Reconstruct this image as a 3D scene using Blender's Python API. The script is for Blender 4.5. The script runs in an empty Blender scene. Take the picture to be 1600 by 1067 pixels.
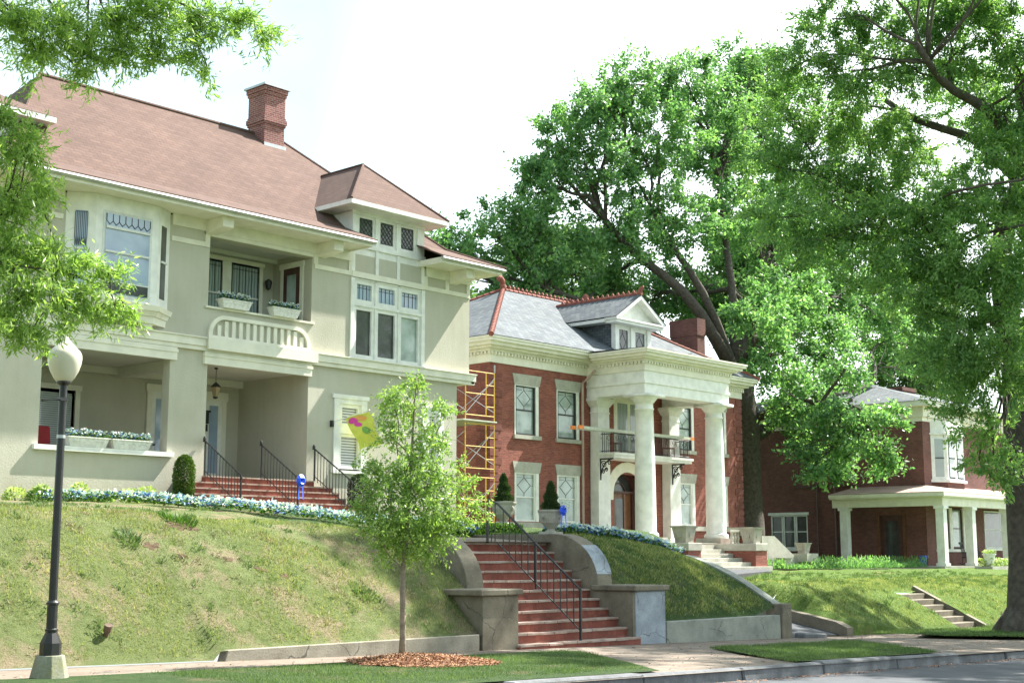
import bpy, bmesh, math, random
import numpy as np
from mathutils import Matrix, Vector
random.seed(7)
C = bpy.context.scene
COL = C.collection
R_ = math.radians

# ---------------------------------------------------------------- camera, light, exposure
f_px, hy, vx = 2150.0, 865.0, 2770.0
dy = hy - 533.5
up = Vector((0, f_px, -dy)).normalized()
xr = Vector((vx - 800.0, -dy, -f_px)).normalized()
yr = up.cross(xr)
cam = bpy.data.cameras.new('camera'); camo = bpy.data.objects.new('camera', cam); COL.objects.link(camo)
camo.matrix_world = Matrix.Translation((0, 0, 1.6)) @ Matrix((xr, yr, up)).to_4x4()
cam.sensor_width = 36; cam.lens = f_px / 1600 * 36; cam.clip_end = 3000; cam.clip_start = 0.1
C.camera = camo

SUN = Vector((0.80, -0.19, 1.0)).normalized()
W = bpy.data.worlds.new('World'); C.world = W; W.use_nodes = True
wn = W.node_tree; wn.nodes.clear()
wo = wn.nodes.new('ShaderNodeOutputWorld'); bg = wn.nodes.new('ShaderNodeBackground'); sky = wn.nodes.new('ShaderNodeTexSky')
sky.sky_type = 'NISHITA'; sky.sun_disc = False
sky.sun_elevation = math.asin(SUN.z); sky.sun_rotation = math.atan2(SUN.x, SUN.y)
sky.altitude = 0; sky.air_density = 1.0; sky.dust_density = 1.5; sky.ozone_density = 1.0
bg.inputs['Strength'].default_value = 0.064
# thin high cloud veil mixed over the clear sky
tc = wn.nodes.new('ShaderNodeTexCoord'); mp = wn.nodes.new('ShaderNodeMapping'); mp.inputs['Scale'].default_value = (1, 1, 2.2)
nz = wn.nodes.new('ShaderNodeTexNoise'); nz.inputs['Scale'].default_value = 1.3; nz.inputs['Detail'].default_value = 5
rmp = wn.nodes.new('ShaderNodeMapRange'); rmp.inputs['From Min'].default_value = .36; rmp.inputs['From Max'].default_value = .64
rmp.inputs['To Min'].default_value = .15; rmp.inputs['To Max'].default_value = .75
mx = wn.nodes.new('ShaderNodeMix'); mx.data_type = 'RGBA'; mx.inputs['B'].default_value = (13.2, 14.0, 14.2, 1)
wn.links.new(tc.outputs['Generated'], mp.inputs[0]); wn.links.new(mp.outputs[0], nz.inputs['Vector'])
sp = wn.nodes.new('ShaderNodeSeparateXYZ'); wn.links.new(tc.outputs['Generated'], sp.inputs[0])
hz = wn.nodes.new('ShaderNodeMapRange'); hz.inputs['From Min'].default_value = .12; hz.inputs['From Max'].default_value = .62; hz.inputs['To Min'].default_value = .34; hz.inputs['To Max'].default_value = 0.0
wn.links.new(sp.outputs[2], hz.inputs['Value'])
dt = wn.nodes.new('ShaderNodeVectorMath'); dt.operation = 'DOT_PRODUCT'; dt.inputs[1].default_value = (.97, -.23, 0); wn.links.new(tc.outputs['Generated'], dt.inputs[0])
gl = wn.nodes.new('ShaderNodeMapRange'); gl.interpolation_type = 'SMOOTHSTEP'; gl.inputs['From Min'].default_value = .30; gl.inputs['From Max'].default_value = .72; gl.inputs['To Min'].default_value = .08; gl.inputs['To Max'].default_value = .85
wn.links.new(dt.outputs['Value'], gl.inputs['Value'])
ml = wn.nodes.new('ShaderNodeMath'); ml.operation = 'MULTIPLY'; ml.inputs[1].default_value = .55; wn.links.new(rmp.outputs[0], ml.inputs[0])
m0 = wn.nodes.new('ShaderNodeMath'); m0.operation = 'MAXIMUM'; wn.links.new(hz.outputs[0], m0.inputs[0]); wn.links.new(ml.outputs[0], m0.inputs[1])
mxx = wn.nodes.new('ShaderNodeMath'); mxx.operation = 'MAXIMUM'; wn.links.new(m0.outputs[0], mxx.inputs[0]); wn.links.new(gl.outputs[0], mxx.inputs[1])
sb = wn.nodes.new('ShaderNodeMath'); sb.operation = 'MULTIPLY'; wn.links.new(nz.outputs['Fac'], sb.inputs[0]); sb.inputs[1].default_value = 1.0
wn.links.new(nz.outputs['Fac'], rmp.inputs['Value']); wn.links.new(mxx.outputs[0], mx.inputs['Factor'])
tn = wn.nodes.new('ShaderNodeMix'); tn.data_type = 'RGBA'; tn.blend_type = 'MULTIPLY'; tn.inputs['Factor'].default_value = 1; tn.inputs['B'].default_value = (1.0, 1.28, 1.08, 1)
wn.links.new(sky.outputs[0], tn.inputs['A']); wn.links.new(tn.outputs['Result'], mx.inputs['A']); wn.links.new(mx.outputs['Result'], bg.inputs[0]); wn.links.new(bg.outputs[0], wo.inputs[0])
sl = bpy.data.lights.new('sun', 'SUN'); sl.energy = 5.0; sl.angle = R_(0.55); sl.color = (1, .96, .88)
so = bpy.data.objects.new('sun', sl); COL.objects.link(so)
so.rotation_euler = (-SUN).to_track_quat('-Z', 'Y').to_euler(); so.location = (30, -10, 40)
C.view_settings.view_transform = 'Standard'; C.view_settings.look = 'None'
C.view_settings.gamma = 1; C.view_settings.exposure = 1.62; C.view_settings.use_curve_mapping = False
C.cycles.max_bounces = 8; C.cycles.transparent_max_bounces = 8

# ---------------------------------------------------------------- materials
def nt(name):
    m = bpy.data.materials.new(name); m.use_nodes = True
    t = m.node_tree; b = t.nodes['Principled BSDF']
    return m, t, b
def N(t, typ, **kw):
    n = t.nodes.new(typ)
    for k, v in kw.items():
        if k in n.inputs.keys() if hasattr(n.inputs, 'keys') else False: n.inputs[k].default_value = v
        else: setattr(n, k, v)
    return n
def noise(t, scale, detail=4, vec=None, rough=.55):
    n = t.nodes.new('ShaderNodeTexNoise'); n.inputs['Scale'].default_value = scale; n.inputs['Detail'].default_value = detail
    n.inputs['Roughness'].default_value = rough
    if vec: t.links.new(vec, n.inputs['Vector'])
    return n.outputs['Fac']
def ramp(t, fac, stops):
    r = t.nodes.new('ShaderNodeValToRGB'); el = r.color_ramp.elements
    while len(el) < len(stops): el.new(.5)
    for e, (p, c) in zip(el, stops):
        e.position = p; e.color = (*c, 1) if len(c) == 3 else c
    t.links.new(fac, r.inputs[0]); return r.outputs[0]
def mixc(t, fac, a, b, mode='MIX'):
    m = t.nodes.new('ShaderNodeMix'); m.data_type = 'RGBA'; m.blend_type = mode
    for s, v in (('Factor', fac), ('A', a), ('B', b)):
        if isinstance(v, (int, float)): m.inputs[s].default_value = v
        elif isinstance(v, tuple): m.inputs[s].default_value = (*v, 1) if len(v) == 3 else v
        else: t.links.new(v, m.inputs[s])
    return m.outputs['Result']
def bump(t, b, h, strength=.3, dist=.02):
    n = t.nodes.new('ShaderNodeBump'); n.inputs['Strength'].default_value = strength; n.inputs['Distance'].default_value = dist
    t.links.new(h, n.inputs['Height']); t.links.new(n.outputs[0], b.inputs['Normal'])
def objc(t): return t.nodes.new('ShaderNodeTexCoord').outputs['Object']
def wallvec(t, k=1.0):
    c = objc(t); s = t.nodes.new('ShaderNodeSeparateXYZ'); t.links.new(c, s.inputs[0])
    g = t.nodes.new('ShaderNodeNewGeometry'); gs = t.nodes.new('ShaderNodeSeparateXYZ'); t.links.new(g.outputs['True Normal'], gs.inputs[0])
    ab = []
    for q in (0, 1):
        n_ = t.nodes.new('ShaderNodeMath'); n_.operation = 'ABSOLUTE'; t.links.new(gs.outputs[q], n_.inputs[0]); ab.append(n_)
    gt = t.nodes.new('ShaderNodeMath'); gt.operation = 'GREATER_THAN'; t.links.new(ab[0].outputs[0], gt.inputs[0]); t.links.new(ab[1].outputs[0], gt.inputs[1])
    a = t.nodes.new('ShaderNodeMix'); a.data_type = 'FLOAT'; t.links.new(gt.outputs[0], a.inputs['Factor']); t.links.new(s.outputs[0], a.inputs['A']); t.links.new(s.outputs[1], a.inputs['B'])
    z = t.nodes.new('ShaderNodeMath'); z.operation = 'MULTIPLY'; t.links.new(s.outputs[2], z.inputs[0]); z.inputs[1].default_value = k
    o = t.nodes.new('ShaderNodeCombineXYZ'); t.links.new(a.outputs['Result'], o.inputs[0]); t.links.new(z.outputs[0], o.inputs[1])
    return o.outputs[0]
def plain(name, col, rough=.6, var=.12, nscale=3, metal=0, bumps=0.0, bscale=40, spec=.5):
    m, t, b = nt(name); c = objc(t)
    dark = tuple(x * (1 - var) for x in col); lite = tuple(min(1, x * (1 + var * .6)) for x in col)
    t.links.new(ramp(t, noise(t, nscale, 6, c), [(.3, dark), (.7, lite)]), b.inputs['Base Color'])
    b.inputs['Roughness'].default_value = rough; b.inputs['Metallic'].default_value = metal
    b.inputs['Specular IOR Level'].default_value = spec
    if bumps: bump(t, b, noise(t, bscale, 3, c), bumps, .01)
    return m
def brickmat(name, c1, c2, mortar, bw=.2, bh=.068, ms=.008, stain=.25, k=1.0, rough=.85, off=.5, bmp=.4):
    m, t, b = nt(name); v = wallvec(t, k)
    br = t.nodes.new('ShaderNodeTexBrick'); t.links.new(v, br.inputs['Vector'])
    br.inputs['Scale'].default_value = 1; br.inputs['Brick Width'].default_value = bw; br.inputs['Row Height'].default_value = bh
    br.inputs['Mortar Size'].default_value = ms; br.inputs['Mortar Smooth'].default_value = .3; br.offset = off
    br.inputs['Color1'].default_value = (*c1, 1); br.inputs['Color2'].default_value = (*c2, 1); br.inputs['Mortar'].default_value = (*mortar, 1)
    c = objc(t)
    st = ramp(t, noise(t, .9, 7, c, .65), [(.3, (1 - stain,) * 3), (.65, (1.06,) * 3)])
    col = mixc(t, 1.0, br.outputs['Color'], st, 'MULTIPLY')
    fine = ramp(t, noise(t, 14, 3, c), [(.3, (.86,) * 3), (.7, (1.1,) * 3)])
    col = mixc(t, 1.0, col, fine, 'MULTIPLY')
    t.links.new(col, b.inputs['Base Color']); b.inputs['Roughness'].default_value = rough
    inv = t.nodes.new('ShaderNodeMath'); inv.operation = 'SUBTRACT'; inv.inputs[0].default_value = 1; t.links.new(br.outputs['Fac'], inv.inputs[1])
    bump(t, b, inv.outputs[0], bmp, .01)
    return m
def stuccomat():
    m, t, b = nt('stucco_paint'); c = objc(t)
    base = ramp(t, noise(t, .7, 8, c, .6), [(.25, (.415, .395, .315)), (.5, (.475, .452, .37)), (.8, (.52, .498, .415))])
    sm = t.nodes.new('ShaderNodeMapping'); sm.inputs['Scale'].default_value = (3, 3, .35); t.links.new(c, sm.inputs[0])
    streak = ramp(t, noise(t, 1.6, 5, sm.outputs[0]), [(.25, (.955, .95, .935)), (.6, (1.02, 1.02, 1.02))])
    col = mixc(t, 1, base, streak, 'MULTIPLY')
    s = t.nodes.new('ShaderNodeSeparateXYZ'); t.links.new(c, s.inputs[0])
    ad = t.nodes.new('ShaderNodeMath'); ad.operation = 'MULTIPLY_ADD'; t.links.new(noise(t, 2.2, 5, c), ad.inputs[0]); ad.inputs[1].default_value = 1.2; t.links.new(s.outputs[2], ad.inputs[2])
    dirt = ramp(t, ad.outputs[0], [(0, (.8, .74, .62)), (1, (1, 1, 1))])
    mr = t.nodes.new('ShaderNodeMapRange'); mr.inputs['From Min'].default_value = 2.9; mr.inputs['From Max'].default_value = 4.0
    t.links.new(ad.outputs[0], mr.inputs['Value'])
    col2 = mixc(t, 1, col, (.86, .80, .70), 'MULTIPLY')
    t.links.new(mixc(t, mr.outputs[0], col2, col), b.inputs['Base Color'])
    b.inputs['Roughness'].default_value = .9
    bump(t, b, noise(t, 22, 6, c), .5, .015)
    return m
def concretemat(name, c0, c1, crack=True, dark=(.12, .11, .095)):
    m, t, b = nt(name); c = objc(t)
    base = ramp(t, noise(t, 2.2, 9, c, .65), [(.25, dark), (.45, c0), (.75, c1)])
    fine = ramp(t, noise(t, 40, 4, c), [(.3, (.8,) * 3), (.7, (1.1,) * 3)])
    col = mixc(t, 1, base, fine, 'MULTIPLY')
    if crack:
        v = t.nodes.new('ShaderNodeTexVoronoi'); v.feature = 'DISTANCE_TO_EDGE'; v.inputs['Scale'].default_value = 1.1
        wv = t.nodes.new('ShaderNodeTexNoise'); wv.inputs['Scale'].default_value = 3; wv.inputs['Detail'].default_value = 5; t.links.new(c, wv.inputs['Vector'])
        mm = mixc(t, .22, c, wv.outputs['Color']); t.links.new(mm, v.inputs['Vector'])
        lt = t.nodes.new('ShaderNodeMath'); lt.operation = 'LESS_THAN'; t.links.new(v.outputs['Distance'], lt.inputs[0]); lt.inputs[1].default_value = .006
        ms = t.nodes.new('ShaderNodeMath'); ms.operation = 'MULTIPLY'; t.links.new(lt.outputs[0], ms.inputs[0])
        t.links.new(ramp(t, noise(t, .8, 2, c), [(.45, (0, 0, 0)), (.55, (.8, .8, .8))]), ms.inputs[1])
        col = mixc(t, ms.outputs[0], col, (.07, .065, .055))
    t.links.new(col, b.inputs['Base Color']); b.inputs['Roughness'].default_value = .9
    bump(t, b, noise(t, 30, 6, c), .5, .01)
    return m
def grassmat(name, greens, straw, amt, strawscale=.8):
    m, t, b = nt(name); c = objc(t)
    g = ramp(t, noise(t, 5, 8, c, .7), [(.3, greens[0]), (.55, greens[1]), (.75, greens[2])])
    s = ramp(t, noise(t, 22, 6, c, .7), [(.35, tuple(x * .6 for x in straw)), (.65, straw)])
    f = ramp(t, noise(t, strawscale, 9, c, .72), [(amt - .06, (1, 1, 1)), (amt + .07, (0, 0, 0))])
    t.links.new(mixc(t, f, g, s), b.inputs['Base Color']); b.inputs['Roughness'].default_value = .95
    b.inputs['Specular IOR Level'].default_value = .15
    bump(t, b, noise(t, 34, 8, c, .85), 1.0, .07)
    return m
def leafmat(name, a, bcol, trans=.45, rough=.5, spot=None):
    m = bpy.data.materials.new(name); m.use_nodes = True; t = m.node_tree; t.nodes.clear()
    o = t.nodes.new('ShaderNodeOutputMaterial'); g = t.nodes.new('ShaderNodeNewGeometry')
    stops = [(0, a), (.85, bcol)]
    if spot: stops = [(0, a), (.8, bcol), (.97, spot)]
    col = ramp(t, g.outputs['Random Per Island'], stops)
    col = mixc(t, 1, col, ramp(t, noise(t, .45, 3, objc(t)), [(.3, (.72, .78, .72)), (.7, (1.2, 1.12, 1.0))]), 'MULTIPLY')
    p = t.nodes.new('ShaderNodeBsdfPrincipled'); p.inputs['Roughness'].default_value = rough; p.inputs['Specular IOR Level'].default_value = .35
    t.links.new(col, p.inputs['Base Color'])
    tr = t.nodes.new('ShaderNodeBsdfTranslucent'); t.links.new(mixc(t, 1, col, (1.4, 1.55, .8), 'MULTIPLY'), tr.inputs['Color'])
    ms = t.nodes.new('ShaderNodeMixShader'); ms.inputs[0].default_value = trans
    t.links.new(p.outputs[0], ms.inputs[1]); t.links.new(tr.outputs[0], ms.inputs[2]); t.links.new(ms.outputs[0], o.inputs[0])
    return m
def glassmat(name, kind):
    m, t, b = nt(name); v = wallvec(t)
    b.inputs['Roughness'].default_value = .35; b.inputs['Coat Weight'].default_value = 1; b.inputs['Coat Roughness'].default_value = .03
    b.inputs['Coat IOR'].default_value = 1.5 if kind != 'dark' else 1.35
    nb = t.nodes.new('ShaderNodeBump'); nb.inputs['Strength'].default_value = .12; nb.inputs['Distance'].default_value = .02; t.links.new(noise(t, 2.5, 2, v), nb.inputs['Height']); t.links.new(nb.outputs[0], b.inputs['Coat Normal'])
    if kind in ('blind', 'blind_dark', 'curtain'):
        w = t.nodes.new('ShaderNodeTexWave'); t.links.new(v, w.inputs['Vector'])
        w.bands_direction = 'X' if kind == 'curtain' else 'Y'
        w.inputs['Scale'].default_value = 3.0 if kind == 'curtain' else 5.5 if kind == 'blind' else 4.0
        w.inputs['Distortion'].default_value = 1.5 if kind == 'curtain' else 0
        lo, hi = ((.16, .19, .2), (.45, .49, .49)) if kind == 'blind' else ((.015, .02, .02), (.48, .50, .48)) if kind == 'blind_dark' else ((.13, .17, .17), (.30, .36, .35))
        t.links.new(ramp(t, w.outputs['Fac'], [(.15, lo), (.6, hi)]), b.inputs['Base Color'])
    elif kind == 'shade':
        t.links.new(ramp(t, noise(t, 1.3, 4, v), [(.3, (.15, .20, .17)), (.48, (.32, .39, .36)), (.7, (.44, .51, .49))]), b.inputs['Base Color'])  # dark tree reflections painted as blotches into the pane colour
    elif kind == 'blue':
        t.links.new(ramp(t, noise(t, 1.3, 4, v), [(.3, (.22, .30, .42)), (.7, (.34, .43, .55))]), b.inputs['Base Color'])
    else:
        t.links.new(ramp(t, noise(t, 1.7, 5, v), [(.35, (.012, .015, .016)), (.7, (.05, .065, .06))]), b.inputs['Base Color'])
    return m
M = {}
M['stucco'] = stuccomat()
M['trim'] = plain('cream_trim_paint', (.74, .71, .60), .55, .12, 2.5)
M['white'] = plain('white_trim_paint', (.76, .755, .71), .5, .15, 3)
M['sash'] = plain('sash_paint', (.64, .65, .62), .5, .12, 6)
M['gutter'] = plain('grey_gutter', (.40, .42, .38), .5, .2, 3)
M['ceiling'] = plain('porch_ceiling_paint', (.62, .61, .53), .7, .08, 1.5)
M['roof'] = brickmat('brown_shingles', (.112, .064, .05), (.138, .082, .065), (.085, .049, .04), .34, .16, .013, .25, 1.35, .95, .5, .3)
M['slate'] = brickmat('slate_tiles', (.075, .092, .11), (.14, .158, .17), (.035, .042, .05), .28, .20, .012, .3, 1.7, .85, .5, .35)
M['brick'] = brickmat('red_brick', (.22, .048, .034), (.33, .09, .06), (.24, .14, .11), stain=.3)
M['brick_dark'] = brickmat('dark_red_brick', (.20, .052, .042), (.30, .09, .07), (.22, .13, .10), stain=.35)
M['brick_brown_shaded'] = brickmat('brown_brick_shaded', (.14, .05, .042), (.21, .075, .062), (.16, .105, .085), stain=.35)  # dark brick, deepened further to carry the tree shade on the corner house
M['brick_chim'] = brickmat('chimney_brick', (.19, .055, .05), (.30, .10, .085), (.40, .30, .27), stain=.3)
M['quoin'] = brickmat('quoin_brick', (.18, .05, .04), (.26, .075, .055), (.14, .07, .055), .3, .09, stain=.3)
M['stairbrick'] = brickmat('stair_brick', (.22, .055, .038), (.31, .09, .06), (.20, .085, .06), .115, .4, .006, .35)
M['tread'] = concretemat('brick_tread', (.34, .24, .195), (.52, .43, .37), False, (.19, .11, .08))
M['terracotta'] = plain('terracotta_tile', (.27, .085, .06), .8, .4, 6)
M['stone'] = concretemat('limestone', (.40, .38, .32), (.52, .50, .44), False, (.30, .28, .24))
M['concrete'] = concretemat('old_concrete', (.17, .145, .105), (.27, .235, .175), True, (.085, .075, .055))
M['concrete_patch'] = concretemat('patched_concrete', (.27, .30, .34), (.43, .47, .52), True, (.10, .11, .12))
M['kerb'] = concretemat('kerb_stone', (.12, .125, .13), (.23, .235, .25), False, (.07, .07, .075))
M['stone_low'] = concretemat('low_wall_concrete', (.26, .235, .185), (.37, .34, .28), True, (.15, .13, .10))
M['wallgrey'] = concretemat('grey_retaining_concrete', (.26, .27, .235), (.38, .38, .33), True, (.14, .14, .12))
M['walk'] = concretemat('sidewalk_concrete', (.185, .145, .112), (.27, .22, .175), True, (.12, .085, .06))
M['asphalt'] = concretemat('asphalt', (.065, .069, .078), (.10, .105, .115), False, (.045, .047, .052))
M['iron'] = plain('black_iron', (.02, .02, .022), .45, .3, 10)
M['lamp_iron'] = plain('lamp_iron', (.018, .017, .017), .35, .3, 8)
M['globe'] = plain('milk_glass_globe', (.64, .60, .49), .18, .06, 3)
M['lampbase'] = concretemat('lamp_base_concrete', (.22, .225, .16), (.36, .36, .29), True, (.20, .20, .05))
M['bark'] = plain('oak_bark', (.085, .07, .055), .95, .5, 7, bumps=1.0, bscale=14)
M['bark_pale'] = plain('young_bark', (.24, .20, .15), .9, .35, 12, bumps=.8, bscale=30)
M['yellow'] = plain('yellow_scaffold_paint', (.66, .40, .045), .55, .35, 9)
M['steel'] = plain('galvanised_steel', (.45, .46, .47), .35, .15, 6, metal=.7)
M['glass_dark'] = glassmat('window_glass_dark', 'dark'); M['glass_blind_dark'] = glassmat('window_glass_open_blind', 'blind_dark'); M['glass_blind'] = glassmat('window_glass_blind', 'blind')
M['glass_curtain'] = glassmat('window_glass_curtain', 'curtain'); M['glass_shade'] = glassmat('window_glass_shade_reflection', 'shade')
M['glass_blue'] = glassmat('window_glass_leaded', 'blue')
M['lead'] = plain('lead_came', (.03, .033, .035), .6, .2, 5)
M['wood'] = plain('varnished_wood', (.15, .062, .026), .35, .35, 5)
M['darkwood'] = plain('dark_door_wood', (.075, .032, .025), .45, .3, 5)
M['mulch'] = plain('wood_mulch', (.26, .12, .07), 1.0, .7, 30, bumps=1.0, bscale=45)
M['chip'] = leafmat('mulch_chips', (.15, .06, .035), (.45, .25, .15), .0, .9)
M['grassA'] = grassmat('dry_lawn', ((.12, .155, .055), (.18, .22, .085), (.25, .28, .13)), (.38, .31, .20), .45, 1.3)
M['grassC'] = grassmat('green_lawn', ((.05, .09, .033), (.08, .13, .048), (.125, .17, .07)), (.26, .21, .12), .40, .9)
M['grassD'] = grassmat('sunny_lawn', ((.07, .13, .025), (.12, .19, .04), (.19, .25, .07)), (.30, .23, .12), .36, .6)
M['grassfar'] = grassmat('lawn_far', ((.06, .12, .03), (.10, .17, .04), (.16, .22, .06)), (.28, .22, .12), .33, .5)
M['bladeA'] = leafmat('grass_blades_dry', (.16, .21, .07), (.31, .34, .155), .35, .7, (.46, .40, .27))
M['bladeStraw'] = leafmat('straw_blades', (.26, .22, .14), (.42, .37, .26), .12, .8)
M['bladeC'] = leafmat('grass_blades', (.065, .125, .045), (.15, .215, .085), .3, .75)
M['leaf_oak'] = leafmat('oak_leaves', (.085, .195, .10), (.215, .375, .155), .48, .4)
M['leaf_willow'] = leafmat('willow_oak_leaves', (.105, .215, .09), (.25, .40, .15), .52, .4)
M['leaf_near'] = leafmat('near_oak_leaves', (.13, .24, .06), (.34, .47, .15), .5, .38)
M['leaf_young'] = leafmat('young_tree_leaves', (.12, .225, .06), (.32, .44, .15), .47, .35)
M['leaf_far'] = leafmat('distant_leaves', (.055, .12, .05), (.13, .22, .08), .4)
M['evergreen'] = leafmat('evergreen_leaves', (.03, .08, .015), (.10, .20, .03), .2, .6, (.22, .17, .07))
M['topiary'] = leafmat('topiary_leaves', (.02, .05, .015), (.06, .10, .03), .2, .6)
M['hosta'] = leafmat('variegated_leaves', (.25, .38, .12), (.55, .60, .32), .3)
M['hedge'] = leafmat('hedge_leaves', (.04, .10, .015), (.10, .20, .03), .3)
M['petal_white'] = leafmat('white_petals', (.50, .60, .72), (.80, .84, .88), .2, .6)
M['petal_blue'] = leafmat('blue_petals', (.10, .24, .52), (.30, .50, .72), .2, .6)
M['petal_deep'] = leafmat('deep_blue_petals', (.02, .03, .20), (.05, .09, .45), .2, .6)
M['ribbon'] = plain('blue_ribbon', (.02, .09, .75), .35, .1, 8)
M['flagcloth'] = None
M['planter'] = plain('planter_stone', (.74, .73, .68), .8, .2, 12, bumps=.5, bscale=30)
M['urn'] = concretemat('cast_stone_urn', (.34, .32, .27), (.46, .44, .38), False, (.20, .19, .16))
M['redcloth'] = plain('red_fabric', (.32, .02, .025), .8, .15, 6)
M['redwood'] = plain('weathered_red_wood', (.20, .07, .05), .7, .2, 6)
M['orange'] = plain('orange_plastic', (.80, .22, .03), .5, .1, 6)
M['alu'] = plain('fibreglass_rail', (.52, .53, .44), .5, .15, 5)
M['blueplastic'] = plain('blue_plastic', (.02, .08, .45), .4, .1, 6)
M['rust'] = plain('rusty_pipe', (.13, .08, .055), .8, .4, 10)
M['black'] = plain('black_metal', (.015, .015, .015), .5, .1, 5)
M['amber'] = plain('amber_glass', (.30, .22, .12), .2, .2, 6)
M['earth'] = plain('bare_earth', (.10, .065, .035), 1, .5, 12, bumps=1, bscale=20)
M['pink'] = plain('pink_cloth', (.75, .08, .42), .8, .05, 3)
M['yellowcloth'] = plain('yellow_cloth', (.72, .74, .12), .8, .12, 6)
M['orangecloth'] = plain('orange_cloth', (.85, .42, .12), .8, .05, 3)
M['greencloth'] = plain('green_cloth', (.22, .45, .10), .8, .05, 3)

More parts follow.
